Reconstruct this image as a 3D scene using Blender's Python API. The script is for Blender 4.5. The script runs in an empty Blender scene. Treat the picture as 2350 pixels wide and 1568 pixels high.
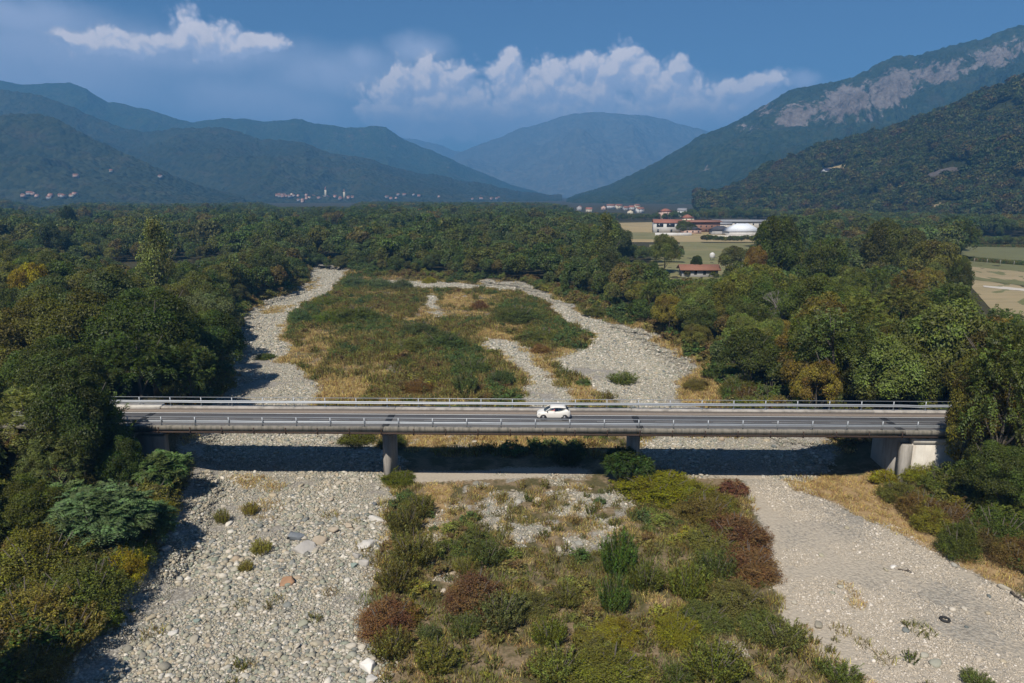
import bpy, math, random
import numpy as np
from mathutils import Vector, Matrix, Euler

# ------------------------------------------------------------------ camera, sky, sun, exposure
SC = bpy.context.scene
COL = SC.collection
PITCH = math.radians(12.2)
CAMZ = 32.0
FPX = 1566.7                       # focal length in units of a 2350 px wide frame (24 mm on 36 mm)
cam_d = bpy.data.cameras.new('camera'); cam = bpy.data.objects.new('camera', cam_d); COL.objects.link(cam)
cam_d.lens = 24.0; cam_d.sensor_width = 36.0; cam_d.clip_start = 0.5; cam_d.clip_end = 40000
cam.location = (0, 0, CAMZ); cam.rotation_euler = (math.pi/2 - PITCH, 0, 0)
SC.camera = cam

SUN_TRAVEL = Vector((0.30, 0.72, -1.0)).normalized()      # the way the light travels
SUN_EL = math.asin(-SUN_TRAVEL.z)
SUN_AZ = math.atan2(-SUN_TRAVEL.x, -SUN_TRAVEL.y)         # compass angle of the sun from +Y towards +X
sun_d = bpy.data.lights.new('sun', 'SUN'); sun_d.energy = 5.0; sun_d.angle = math.radians(0.5); sun_d.color = (1.0, 0.93, 0.82)
sun = bpy.data.objects.new('sun', sun_d); COL.objects.link(sun)
sun.rotation_euler = SUN_TRAVEL.to_track_quat('-Z', 'Y').to_euler()

SC.view_settings.view_transform = 'Standard'; SC.view_settings.look = 'None'
SC.view_settings.gamma = 1.0; SC.view_settings.use_curve_mapping = False
SC.view_settings.exposure = 0.25
SC.render.engine = 'CYCLES'
cy = SC.cycles
cy.max_bounces = 6; cy.diffuse_bounces = 2; cy.glossy_bounces = 2; cy.transmission_bounces = 3; cy.volume_bounces = 0
cy.transparent_max_bounces = 8; cy.caustics_reflective = False; cy.caustics_refractive = False
cy.use_denoising = True; cy.use_adaptive_sampling = True; cy.adaptive_threshold = 0.02
cy.sample_clamp_indirect = 4.0

def N(nt, typ, ins=None, **props):
    n = nt.nodes.new(typ)
    for k, v in props.items(): setattr(n, k, v)
    if ins:
        for k, v in ins.items():
            s = n.inputs[k]
            if hasattr(v, 'is_output'): nt.links.new(v, s)
            else: s.default_value = v
    return n
def M(nt, op, a, b=None, c=None, clamp=False):
    n = nt.nodes.new('ShaderNodeMath'); n.operation = op; n.use_clamp = clamp
    for i, v in enumerate((a, b, c)):
        if v is None: continue
        if hasattr(v, 'is_output'): nt.links.new(v, n.inputs[i])
        else: n.inputs[i].default_value = v
    return n.outputs[0]
def MIX(nt, f, a, b, bt='MIX'):
    n = nt.nodes.new('ShaderNodeMix'); n.data_type = 'RGBA'; n.blend_type = bt
    for i, v in ((0, f), (6, a), (7, b)):
        if hasattr(v, 'is_output'): nt.links.new(v, n.inputs[i])
        elif i and len(v) == 3: n.inputs[i].default_value = (*v, 1)
        else: n.inputs[i].default_value = v
    return n.outputs[2]
def RAMP(nt, f, stops, interp='LINEAR'):
    n = nt.nodes.new('ShaderNodeValToRGB'); cr = n.color_ramp; cr.interpolation = interp
    while len(cr.elements) < len(stops): cr.elements.new(0.5)
    for e, (p, c) in zip(cr.elements, stops):
        e.position = p; e.color = (*c, 1) if hasattr(c, '__len__') else (c, c, c, 1)
    nt.links.new(f, n.inputs[0]); return n.outputs[0]
def SMOOTH(nt, f, a, b, lo=0.0, hi=1.0):
    n = nt.nodes.new('ShaderNodeMapRange'); n.interpolation_type = 'SMOOTHSTEP'
    nt.links.new(f, n.inputs[0])
    for i, v in enumerate((a, b, lo, hi)): n.inputs[i+1].default_value = v
    return n.outputs[0]

def build_world():
    w = bpy.data.worlds.new('World'); SC.world = w; w.use_nodes = True
    nt = w.node_tree; nt.nodes.clear()
    sky = N(nt, 'ShaderNodeTexSky', sky_type='NISHITA', sun_disc=False, sun_elevation=SUN_EL, sun_rotation=SUN_AZ,
            altitude=400.0, air_density=1.0, dust_density=0.1, ozone_density=5.0)
    geo = N(nt, 'ShaderNodeTexCoord')
    sp = N(nt, 'ShaderNodeSeparateXYZ', {0: geo.outputs['Generated']})
    az = M(nt, 'ARCTAN2', sp.outputs[0], sp.outputs[1])
    el = M(nt, 'ARCSINE', sp.outputs[2])
    p0 = N(nt, 'ShaderNodeCombineXYZ', {0: az, 1: el})
    n1 = N(nt, 'ShaderNodeTexNoise', {'Vector': geo.outputs['Generated'], 'Scale': 30.0, 'Detail': 5.0, 'Roughness': 0.55})
    off = N(nt, 'ShaderNodeVectorMath', {0: n1.outputs['Color'], 1: (0.5, 0.5, 0.5)}, operation='SUBTRACT')
    off2 = N(nt, 'ShaderNodeVectorMath', {0: off.outputs[0], 1: (0.026, 0.022, 0.0)}, operation='MULTIPLY')
    p = N(nt, 'ShaderNodeVectorMath', {0: p0.outputs[0], 1: off2.outputs[0]}, operation='ADD')
    pl = N(nt, 'ShaderNodeVectorMath', {0: p.outputs[0], 1: (-0.0045, 0.0095, 0.0)}, operation='ADD')   # a step towards the sun
    def ang(u, v):
        xc = (u-1175)/FPX; yc = -(v-784)/FPX
        d = Vector((xc, math.cos(PITCH)+yc*math.sin(PITCH), -math.sin(PITCH)+yc*math.cos(PITCH))).normalized()
        return math.atan2(d.x, d.y), math.asin(d.z)
    def field(blobs, p=p, k=1.0):
        acc = None
        for (u, v, ru, rv) in blobs:
            a, e = ang(u, v); ra = ru/FPX*k; re = rv/FPX*k
            q = N(nt, 'ShaderNodeVectorMath', {0: p.outputs[0], 1: (1/ra, 1/re, 0), 2: (-a/ra, -e/re, 0)}, operation='MULTIPLY_ADD')
            l = N(nt, 'ShaderNodeVectorMath', {0: q.outputs[0]}, operation='LENGTH').outputs['Value']
            acc = l if acc is None else M(nt, 'SMOOTH_MIN', acc, l, 0.25)
        return acc
    crisp = [(1430,135,34,36),(1408,165,50,34),(1460,180,70,44),(1555,165,26,24),(1520,205,80,40),(1345,155,26,26),
             (1275,165,28,30),(1265,195,62,40),(1165,140,24,22),(1170,170,36,34),(1175,215,70,50),(1060,175,28,22),
             (985,160,26,28),(975,190,50,40),(920,205,44,44),(900,255,70,55),(1020,235,110,62),(1340,225,120,50),
             (1190,262,180,44),(1000,275,150,44),(1330,275,230,44),(1560,255,130,40),(1745,192,48,20),(1700,208,70,18),
             (435,72,36,34),(470,95,60,34),(415,98,60,26),(600,98,54,19),(530,108,60,22),(178,88,24,14),(255,100,70,26)]
    soft = [(140,120,230,62),(350,125,230,42),(480,118,200,34),(60,190,260,80),(560,240,190,60),(680,262,130,44),(830,140,40,30),(770,175,160,50),(960,115,60,30),
            (1250,265,420,55),(1600,250,240,46),(1840,185,30,16),(30,40,150,36)]
    def heap(pp, scales):
        h = M(nt, 'SUBTRACT', 1.0, field(crisp, pp, 1.34))
        for sc_, am in scales:
            v_ = N(nt, 'ShaderNodeTexVoronoi', {'Vector': pp.outputs[0], 'Scale': sc_, 'Randomness': 1.0}, voronoi_dimensions='2D', feature='F1')
            h = M(nt, 'ADD', h, M(nt, 'MULTIPLY', M(nt, 'SUBTRACT', 0.42, v_.outputs['Distance']), am))
        return h
    SCL = ((30.0, 0.55), (66.0, 0.34), (150.0, 0.20))
    h0 = heap(p, SCL); h1 = heap(pl, SCL)
    c1 = SMOOTH(nt, h0, -0.14, 0.42)
    c2 = SMOOTH(nt, field(soft, p, 1.4), 1.2, 0.1, 0.0, 0.80)
    # the same kind of hill cumulus all round the horizon outside the view
    n3 = N(nt, 'ShaderNodeTexNoise', {'Vector': geo.outputs['Generated'], 'Scale': 5.0, 'Detail': 8.0, 'Roughness': 0.6})
    ring = M(nt, 'MULTIPLY', SMOOTH(nt, el, 0.30, 0.06), SMOOTH(nt, n3.outputs[0], 0.47, 0.62))
    out = SMOOTH(nt, M(nt, 'ABSOLUTE', az), 0.72, 0.95)
    ring = M(nt, 'MULTIPLY', M(nt, 'MULTIPLY', ring, out), 0.8)
    c1 = M(nt, 'MULTIPLY', c1, SMOOTH(nt, el, 0.07, 0.135, 0.66, 0.97))
    a_all = M(nt, 'MAXIMUM', M(nt, 'MAXIMUM', c1, c2), ring)
    # thin wispy break-up
    n4 = N(nt, 'ShaderNodeTexNoise', {'Vector': geo.outputs['Generated'], 'Scale': 34.0, 'Detail': 6.0, 'Roughness': 0.65})
    a_all = M(nt, 'MULTIPLY', a_all, SMOOTH(nt, n4.outputs[0], 0.2, 0.55, 0.78, 1.0), clamp=True)
    # cloud tone: heaps lit from the upper left, grey violet shade, bases sunk in haze
    grad = M(nt, 'MULTIPLY_ADD', M(nt, 'SUBTRACT', h0, h1), 1.9, 0.40, clamp=True)
    lit = M(nt, 'MULTIPLY', M(nt, 'MULTIPLY', grad, c1), SMOOTH(nt, el, 0.075, 0.150, 0.30, 1.0))
    tone = RAMP(nt, lit, [(0.0, (10.2, 11.2, 14.6)), (0.35, (12.6, 12.8, 15.2)), (1.0, (20.0, 18.0, 17.6))])
    blue = MIX(nt, 1.0, sky.outputs[0], (0.77, 0.91, 1.08), 'MULTIPLY')
    colr = MIX(nt, a_all, blue, tone)
    bg = N(nt, 'ShaderNodeBackground', {'Color': colr, 'Strength': 0.052})
    o = N(nt, 'ShaderNodeOutputWorld', {'Surface': bg.outputs[0]})
build_world()

# ------------------------------------------------------------------ helpers
rng = np.random.default_rng(7)
R = math.radians
def lerp_pts(x, pts):
    return np.interp(x, [p[0] for p in pts], [p[1] for p in pts])
def ray(u, v):
    xc = (u-1175)/FPX; yc = -(v-784)/FPX
    return np.array((xc, math.cos(PITCH)+yc*math.sin(PITCH), -math.sin(PITCH)+yc*math.cos(PITCH)))
def G(u, v, z=0.0):
    d = ray(u, v); s = (z-CAMZ)/d[2]
    return np.array((d[0]*s, d[1]*s, z))
def AT(u, v, y):
    d = ray(u, v); s = y/d[1]
    return np.array((d[0]*s, y, CAMZ+d[2]*s))
def proj(x, y, z):
    cp, sp_ = math.cos(PITCH), math.sin(PITCH)
    f = y*cp-(z-CAMZ)*sp_; up = y*sp_+(z-CAMZ)*cp
    f = np.where(f < 1, 1, f) if hasattr(f, '__len__') else max(f, 1)
    return 1175+FPX*x/f, 784-FPX*up/f
def depth_of(y, z): return y*math.cos(PITCH)-(z-CAMZ)*math.sin(PITCH)

def hashn(ix, iy, seed):
    h = (ix.astype(np.int64)*374761393 + iy.astype(np.int64)*668265263 + seed*1442695041) & 0xffffffff
    h = ((h ^ (h >> 13))*1274126177) & 0xffffffff
    h = (h ^ (h >> 16)) & 0xffffff
    return h/float(0xffffff)
def vnoise(x, y, seed=0):
    ix = np.floor(x); iy = np.floor(y); fx = x-ix; fy = y-iy
    fx = fx*fx*fx*(fx*(fx*6-15)+10); fy = fy*fy*fy*(fy*(fy*6-15)+10)
    a = hashn(ix, iy, seed); b = hashn(ix+1, iy, seed); c = hashn(ix, iy+1, seed); d = hashn(ix+1, iy+1, seed)
    return (a*(1-fx)+b*fx)*(1-fy)+(c*(1-fx)+d*fx)*fy
def fbm(x, y, seed=0, octv=4, gain=0.5, rid=False):
    s = 0; a = 1; t = 0
    for i in range(octv):
        n = vnoise(x*2.03**i+17.3*i, y*2.03**i-9.1*i, seed+i*31)
        if rid: n = 1-np.abs(2*n-1)
        s = s+n*a; t += a; a *= gain
    return s/t
def in_poly(px, py, poly):
    r = np.zeros(px.shape, bool); n = len(poly)
    for i in range(n):
        x1, y1 = poly[i]; x2, y2 = poly[(i+1) % n]
        if y1 == y2: continue
        c = ((y1 > py) != (y2 > py)) & (px < (x2-x1)*(py-y1)/(y2-y1)+x1)
        r ^= c
    return r
def blur(a, k):
    for _ in range(2):
        for ax in (0, 1):
            p = np.pad(a, [(k+1, k) if i == ax else (0, 0) for i in (0, 1)], mode='edge')
            c = np.cumsum(p, axis=ax)
            n = a.shape[ax]
            a = (np.take(c, range(2*k+1, 2*k+1+n), ax)-np.take(c, range(0, n), ax))/(2*k+1)
    return a

def mesh_np(name, v, faces, mat=None, smooth=False, attrs=None):
    """faces: list of (M,k) integer arrays"""
    me = bpy.data.meshes.new(name)
    v = np.asarray(v, np.float32)
    if not isinstance(faces, (list, tuple)): faces = [faces]
    faces = [np.asarray(f, np.int32) for f in faces if len(f)]
    me.vertices.add(len(v)); me.vertices.foreach_set('co', v.ravel())
    tot = np.concatenate([np.full(len(f), f.shape[1], np.int32) for f in faces])
    idx = np.concatenate([f.ravel() for f in faces])
    me.loops.add(len(idx)); me.loops.foreach_set('vertex_index', idx)
    me.polygons.add(len(tot))
    me.polygons.foreach_set('loop_start', np.concatenate(([0], np.cumsum(tot)[:-1])).astype(np.int32))
    me.polygons.foreach_set('loop_total', tot)
    me.update(calc_edges=True)
    if smooth: me.shade_smooth()
    for k, (typ, data) in (attrs or {}).items():
        a = me.attributes.new(k, typ, 'POINT')
        a.data.foreach_set('color' if typ == 'FLOAT_COLOR' else 'value', np.asarray(data, np.float32).ravel())
    if mat is not None: me.materials.append(mat)
    return me
def link(name, data, parent=None, loc=None, rot=None, scale=None):
    o = bpy.data.objects.new(name, data); COL.objects.link(o)
    if parent is not None: o.parent = parent
    if loc is not None: o.location = loc
    if rot is not None: o.rotation_euler = rot
    if scale is not None: o.scale = scale if hasattr(scale, '__len__') else (scale,)*3
    return o
def tag(o, label=None, cat=None, group=None, kind=None):
    if label: o['label'] = label
    if cat: o['category'] = cat
    if group: o['group'] = group
    if kind: o['kind'] = kind
    return o
def thing(name, label, cat, loc=(0, 0, 0), rotz=0, group=None):
    return tag(link(name, None, loc=loc, rot=(0, 0, rotz)), label, cat, group)

class MB:
    def __init__(s): s.v = []; s.f = {}; s.n = 0
    def add(s, v, f):
        v = np.asarray(v, float)
        for q in f: s.f.setdefault(len(q), []).append([i+s.n for i in q])
        s.v.append(v); s.n += len(v); return s
    def box(s, lo, hi, bev=0.0):
        x0, y0, z0 = lo; x1, y1, z1 = hi
        if bev <= 0:
            return s.add([(x0,y0,z0),(x1,y0,z0),(x1,y1,z0),(x0,y1,z0),(x0,y0,z1),(x1,y0,z1),(x1,y1,z1),(x0,y1,z1)],
                         [(0,3,2,1),(4,5,6,7),(0,1,5,4),(1,2,6,5),(2,3,7,6),(3,0,4,7)])
        b = bev
        return s.add([(x0,y0,z0),(x1,y0,z0),(x1,y1,z0),(x0,y1,z0),(x0,y0,z1-b),(x1,y0,z1-b),(x1,y1,z1-b),(x0,y1,z1-b),
                      (x0+b,y0+b,z1),(x1-b,y0+b,z1),(x1-b,y1-b,z1),(x0+b,y1-b,z1)],
                     [(0,3,2,1),(8,9,10,11),(0,1,5,4),(1,2,6,5),(2,3,7,6),(3,0,4,7),(4,5,9,8),(5,6,10,9),(6,7,11,10),(7,4,8,11)])
    def tube(s, pts, rad, n=6, cap=True):
        pts = [Vector(p) for p in pts]; rad = rad if hasattr(rad, '__len__') else [rad]*len(pts)
        rings = []
        for i, p in enumerate(pts):
            t = (pts[min(i+1, len(pts)-1)]-pts[max(i-1, 0)]).normalized()
            a = t.cross(Vector((0, 0, 1)))
            if a.length < 1e-3: a = Vector((1, 0, 0))
            a.normalize(); b = t.cross(a)
            rings += [p+(a*math.cos(2*math.pi*k/n)+b*math.sin(2*math.pi*k/n))*rad[i] for k in range(n)]
        f = [(i*n+k, i*n+(k+1) % n, (i+1)*n+(k+1) % n, (i+1)*n+k) for i in range(len(pts)-1) for k in range(n)]
        if cap: f += [tuple(range(n))[::-1], tuple((len(pts)-1)*n+k for k in range(n))]
        return s.add(rings, f)
    def prism(s, prof, a0, a1, ax='x'):
        """extrude closed profile (list of 2-tuples) along ax"""
        n = len(prof)
        mk = {'x': lambda a, p: (a, p[0], p[1]), 'y': lambda a, p: (p[0], a, p[1]), 'z': lambda a, p: (p[0], p[1], a)}[ax]
        v = [mk(a0, p) for p in prof]+[mk(a1, p) for p in prof]
        return s.add(v, [(i, (i+1) % n, n+(i+1) % n, n+i) for i in range(n)]+[tuple(range(n))[::-1], tuple(range(n, 2*n))])
    def mesh(s, name, mat, smooth=False):
        return mesh_np(name, np.concatenate(s.v), [np.array(q) for q in s.f.values()], mat, smooth)
    def build(s, name, mat, parent=None, smooth=False, **k):
        return link(name, s.mesh(name, mat, smooth), parent, **k)

# ------------------------------------------------------------------ materials
def mat_new(name):
    m = bpy.data.materials.new(name); m.use_nodes = True; nt = m.node_tree; nt.nodes.clear()
    out = N(nt, 'ShaderNodeOutputMaterial'); return m, nt, out
def plain(name, col, rough=0.7, metal=0.0, var=0.25, scale=3.0, bump=0.0, spec=0.5, stain=None):
    m, nt, out = mat_new(name)
    tc = N(nt, 'ShaderNodeTexCoord')
    n = N(nt, 'ShaderNodeTexNoise', {'Vector': tc.outputs['Object'], 'Scale': scale, 'Detail': 6.0, 'Roughness': 0.65})
    k = M(nt, 'MULTIPLY_ADD', n.outputs[0], var*2, 1-var)
    c = MIX(nt, 1.0, col, (1, 1, 1), 'MULTIPLY')
    c = N(nt, 'ShaderNodeVectorMath', {0: c, 'Scale': k}, operation='SCALE').outputs[0]
    if stain:
        mp = N(nt, 'ShaderNodeMapping', {'Vector': tc.outputs['Object'], 'Scale': stain[1]})
        n2 = N(nt, 'ShaderNodeTexNoise', {'Vector': mp.outputs[0], 'Scale': 1.0, 'Detail': 5.0, 'Roughness': 0.7})
        c = MIX(nt, SMOOTH(nt, n2.outputs[0], 0.42, 0.68, 0, stain[2]), c, stain[0])
    b = N(nt, 'ShaderNodeBsdfPrincipled', {'Base Color': c, 'Roughness': rough, 'Metallic': metal, 'Specular IOR Level': spec})
    if bump:
        bp = N(nt, 'ShaderNodeBump', {'Height': n.outputs[0], 'Strength': bump, 'Distance': 0.05})
        nt.links.new(bp.outputs[0], b.inputs['Normal'])
    nt.links.new(b.outputs[0], out.inputs[0]); return m
def leaf_mat(name, tints, use_color, trans=0.28, hv=0.09):
    """tints: colours picked by each plant's random value; use_color: multiply by the object's own colour"""
    m, nt, out = mat_new(name)
    oi = N(nt, 'ShaderNodeObjectInfo'); ge = N(nt, 'ShaderNodeNewGeometry')
    at = N(nt, 'ShaderNodeAttribute', attribute_name='lump')
    n = len(tints)
    base = RAMP(nt, oi.outputs['Random'], [(i/max(n-1, 1), c) for i, c in enumerate(tints)])
    if use_color: base = MIX(nt, 1.0, base, oi.outputs['Color'], 'MULTIPLY')
    base = MIX(nt, 1.0, base, (1.27, 1.32, 0.98), 'MULTIPLY')
    hs = N(nt, 'ShaderNodeHueSaturation', {'Color': base, 'Hue': M(nt, 'MULTIPLY_ADD', at.outputs['Fac'], hv, 0.5-hv/2),
           'Saturation': M(nt, 'MULTIPLY_ADD', ge.outputs['Random Per Island'], 0.3, 0.85),
           'Value': M(nt, 'MULTIPLY', M(nt, 'MULTIPLY_ADD', ge.outputs['Random Per Island'], 0.8, 0.6), M(nt, 'MULTIPLY_ADD', at.outputs['Fac'], 0.7, 0.65))})
    d = N(nt, 'ShaderNodeBsdfDiffuse', {'Color': hs.outputs[0]})
    t = N(nt, 'ShaderNodeBsdfTranslucent', {'Color': MIX(nt, 1.0, hs.outputs[0], (1.25, 1.2, 0.5), 'MULTIPLY')})
    g = N(nt, 'ShaderNodeBsdfGlossy', {'Color': (1, 1, 1, 1), 'Roughness': 0.5})
    s = N(nt, 'ShaderNodeMixShader', {0: trans, 1: d.outputs[0], 2: t.outputs[0]})
    s2 = N(nt, 'ShaderNodeMixShader', {0: 0.012, 1: s.outputs[0], 2: g.outputs[0]})
    nt.links.new(s2.outputs[0], out.inputs[0]); return m

MAT = {}
MAT['leaf'] = leaf_mat('leaf', [(0.95, 0.92, 0.82), (1.12, 1.08, 0.95), (1.3, 1.22, 1.0)], True, 0.28, 0.05)
MAT['wood_leaf'] = leaf_mat('woodland_leaf', [(0.050,0.070,0.024),(0.080,0.095,0.030),(0.042,0.060,0.024),(0.10,0.10,0.034),(0.065,0.085,0.038),
                            (0.12,0.085,0.036),(0.046,0.066,0.022),(0.09,0.11,0.05),(0.06,0.075,0.026),(0.125,0.115,0.036)], False, 0.28, 0.05)
MAT['hill_leaf'] = leaf_mat('hillside_leaf', [(0.030,0.042,0.016),(0.070,0.074,0.026),(0.026,0.038,0.017),(0.10,0.074,0.033),(0.038,0.050,0.020),(0.072,0.082,0.034),(0.033,0.046,0.021),(0.10,0.094,0.034),(0.043,0.053,0.018),(0.09,0.062,0.03)], False)
MAT['straw'] = leaf_mat('straw', [(0.30,0.205,0.115),(0.38,0.265,0.155),(0.25,0.165,0.09)], False, 0.2)
MAT['weed'] = leaf_mat('weed', [(0.115,0.118,0.040),(0.16,0.135,0.05),(0.09,0.105,0.038),(0.20,0.15,0.06),(0.13,0.13,0.055),(0.17,0.11,0.055)], False)
MAT['scrub'] = leaf_mat('island_scrub', [(0.095,0.12,0.043),(0.145,0.145,0.055),(0.08,0.105,0.045),(0.18,0.145,0.065),(0.11,0.13,0.066),(0.13,0.145,0.045),(0.15,0.09,0.06)], False)
SCRUBS = [leaf_mat('scrub_'+k, c, False) for k, c in (('green', [(.075,.105,.04),(.095,.125,.05),(.065,.09,.045)]), ('olive', [(.13,.135,.045),(.16,.15,.055),(.11,.12,.045)]),
          ('brown', [(.19,.145,.07),(.15,.125,.055),(.21,.16,.085)]), ('rusty', [(.16,.095,.06),(.13,.10,.05),(.20,.17,.045)]))]
MAT['dry_weed'] = leaf_mat('dry_weed', [(.20,.155,.07),(.24,.18,.09),(.16,.14,.06)], False)
MAT['bark'] = plain('bark', (0.09, 0.075, 0.06), 0.9, scale=8.0, bump=0.4)
MAT['concrete'] = plain('weathered_concrete', (0.36, 0.335, 0.30), 0.9, scale=1.2, bump=0.25, stain=((0.10, 0.09, 0.075), (0.9, 0.9, 0.12), 0.55))
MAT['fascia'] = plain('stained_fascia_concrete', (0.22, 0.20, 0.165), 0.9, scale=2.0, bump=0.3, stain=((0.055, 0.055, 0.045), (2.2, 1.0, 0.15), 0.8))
MAT['pale_concrete'] = plain('pale_concrete', (0.55, 0.52, 0.46), 0.9, scale=1.0, bump=0.15, stain=((0.30, 0.25, 0.2), (0.8, 0.8, 0.15), 0.5))
MAT['asphalt'] = plain('asphalt', (0.088, 0.085, 0.085), 0.85, scale=0.8, var=0.3, bump=0.1, stain=((0.055, 0.054, 0.056), (0.05, 1.2, 1.0), 0.5))
MAT['asphalt_dark'] = plain('fresh_asphalt', (0.018, 0.018, 0.02), 0.8)
MAT['shoulder'] = plain('gritty_shoulder', (0.19, 0.155, 0.125), 0.95, scale=3.0, var=0.35)
MAT['paint'] = plain('road_paint', (0.62, 0.61, 0.58), 0.8, scale=2.0, var=0.3)
MAT['paint_worn'] = plain('worn_road_paint', (0.24, 0.24, 0.235), 0.8, scale=1.5, var=0.5)
MAT['galv'] = plain('galvanised_steel', (0.36, 0.385, 0.41), 0.45, 0.35, 0.15, 1.0)
MAT['rust'] = plain('rusty_steel', (0.060, 0.038, 0.028), 0.9, 0.2, 0.4, 4.0)
# ------------------------------------------------------------------ lie of the land
# outlines below are given in picture coordinates (2350 wide) and thrown onto the river plain
CORRIDOR = [(-500,2600),(60,1700),(150,1568),(190,1470),(250,1420),(300,1370),(340,1290),(370,1240),(400,1150),(435,1090),(430,1040),(440,1010),(520,920),
            (523,850),(530,790),(545,740),(600,700),(640,688),(680,675),(700,650),(712,622),(740,612),(800,622),(850,640),(950,645),(1090,652),(1180,660),(1250,676),(1330,705),(1400,735),
            (1480,780),(1560,830),(1650,900),(1690,930),(1750,990),(1900,1050),(2000,1088),(2060,1115),(2150,1180),(2350,1300),(2700,1500),(3400,2600)]
G_LEFT = [(-500,2600),(60,1700),(150,1568),(190,1470),(250,1420),(300,1370),(340,1290),(370,1240),(400,1150),(435,1090),(430,1040),(440,1010),(520,920),
          (523,850),(530,790),(545,740),(600,700),(640,688),(680,675),(700,650),(712,622),(740,612),(798,624),(775,655),(740,680),(690,702),(668,730),(652,765),(660,830),(716,868),(735,920),
          (765,1000),(870,1020),(872,1100),(880,1150),(862,1250),(840,1330),(825,1400),(830,1460),(862,1568),(900,1700),(1000,2600)]
G_RIGHT = [(1480,1010),(1880,1010),(1900,1060),(1850,1100),(1800,1112),(1880,1155),(1980,1195),(2080,1245),(2180,1295),(2280,1345),(2360,1385),(2700,1560),(3300,2600),
           (2700,2600),(2050,1640),(1960,1568),(1900,1525),(1850,1465),(1790,1400),(1765,1335),(1750,1240),(1705,1150),(1692,1098),(1560,1085),(1480,1060)]
G_BACK = [(1265,835),(1320,805),(1372,785),(1332,765),(1290,735),(1234,692),(1190,672),(1110,662),(1110,652),(1190,660),(1250,678),(1300,702),(1345,726),(1400,750),(1450,763),(1490,780),(1560,826),(1590,850),
          (1560,880),(1560,930),(1620,960),(1500,1000),(1440,950),(1385,915),(1335,872),(1280,852)]
G_MID = [(1095,778),(1150,786),(1190,800),(1215,838),(1250,870),(1290,905),(1310,935),(1340,1000),(1230,1000),(1200,920),(1192,870),(1170,825),(1110,800)]
G_TOP = [(850,648),(950,648),(1090,656),(1110,664),(1000,668),(920,662)]
G_SPOT = [(968,685),(1000,682),(1005,705),(985,715)]
G_SPOT2 = [(990,715),(1010,720),(1005,740),(985,735)]
SPARSE = [[(1030,1100),(1180,1090),(1400,1105),(1440,1190),(1400,1270),(1250,1290),(1140,1220),(1050,1170)],
          [(1270,850),(1480,840),(1500,925),(1330,930)], [(770,860),(900,840),(930,880),(790,905)], [(960,1190),(1030,1180),(1045,1380),(990,1400),(975,1300)],
          [(1160,1240),(1310,1230),(1340,1280),(1200,1280)], [(1620,1515),(1700,1510),(1740,1600),(1640,1600)], [(950,1000),(1180,1000),(1180,1040),(960,1040)], [(850,645),(1090,655),(1100,690),(900,680)]]
SAND = [[(910,1088),(1000,1080),(1380,1082),(1390,1100),(1150,1108),(930,1112)], [(1770,1365),(1850,1410),(1990,1530),(2060,1640),(1960,1640),(1870,1500),(1790,1430)],
        [(1690,1110),(1760,1140),(1830,1260),(1800,1300),(1740,1200)], [(1560,1085),(1800,1085),(1800,1110),(1600,1105)]]
DRY = [[(1790,1115),(1900,1100),(2010,1120),(2080,1190),(2200,1260),(2350,1330),(2360,1390),(2280,1345),(2180,1298),(2080,1248),(1980,1195),(1880,1155)],
       [(1600,860),(1660,900),(1700,940),(1560,940),(1565,890)], [(1400,735),(1480,775),(1470,760),(1410,720)], [(1480,780),(1600,840),(1660,900),(1600,855),(1520,815)],
       [(960,1120),(1030,1110),(1050,1200),(1000,1260),(980,1180)], [(940,1000),(1300,1000),(1380,1035),(940,1045)],
       [(730,885),(820,880),(830,925),(740,925)], [(630,745),(660,755),(665,820),(655,800)], [(1290,900),(1350,895),(1370,930),(1310,930)],
       [(1010,680),(1080,680),(1080,712),(1010,705)], [(520,1100),(640,1105),(640,1140),(530,1118)], [(570,1170),(650,1150),(660,1190),(600,1210)],
       [(690,655),(725,640),(720,660),(700,675)], [(1100,760),(1200,780),(1180,790),(1110,782)], [(1920,1360),(2000,1370),(2010,1410),(1950,1410)], [(590,712),(660,705),(655,722),(600,725)]]
TRACK = [(408,630),(440,625),(462,648),(455,665),(430,652)]            # bend of a gravel track among the trees on the left bank
CLEAR = [[(1130,520),(1290,520),(1290,535),(1130,535)], [(1405,508),(1500,506),(1830,506),(1850,540),(1780,560),(1770,575),(1740,585),(1660,625),(1555,628),(1560,585),(1500,580),(1405,552)],
         [(1925,532),(2010,532),(2015,566),(1925,566)], [(2190,548),(2800,535),(2900,800),(2480,720),(2350,712),(2290,705),(2225,650)], [(-60,490),(75,490),(80,515),(-60,518)]]

# bridge frame: s runs along the deck (to the right), t across it (away from the camera)
B_YAW = R(-1.17); B_O = Vector((2.0, 70.2, 0.0)); DECK_Z = 7.0; DECK_W = 7.6
BM = Matrix.Translation(B_O) @ Matrix.Rotation(B_YAW, 4, 'Z')
def bw(s, t, z): return BM @ Vector((s, t, z))

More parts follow.
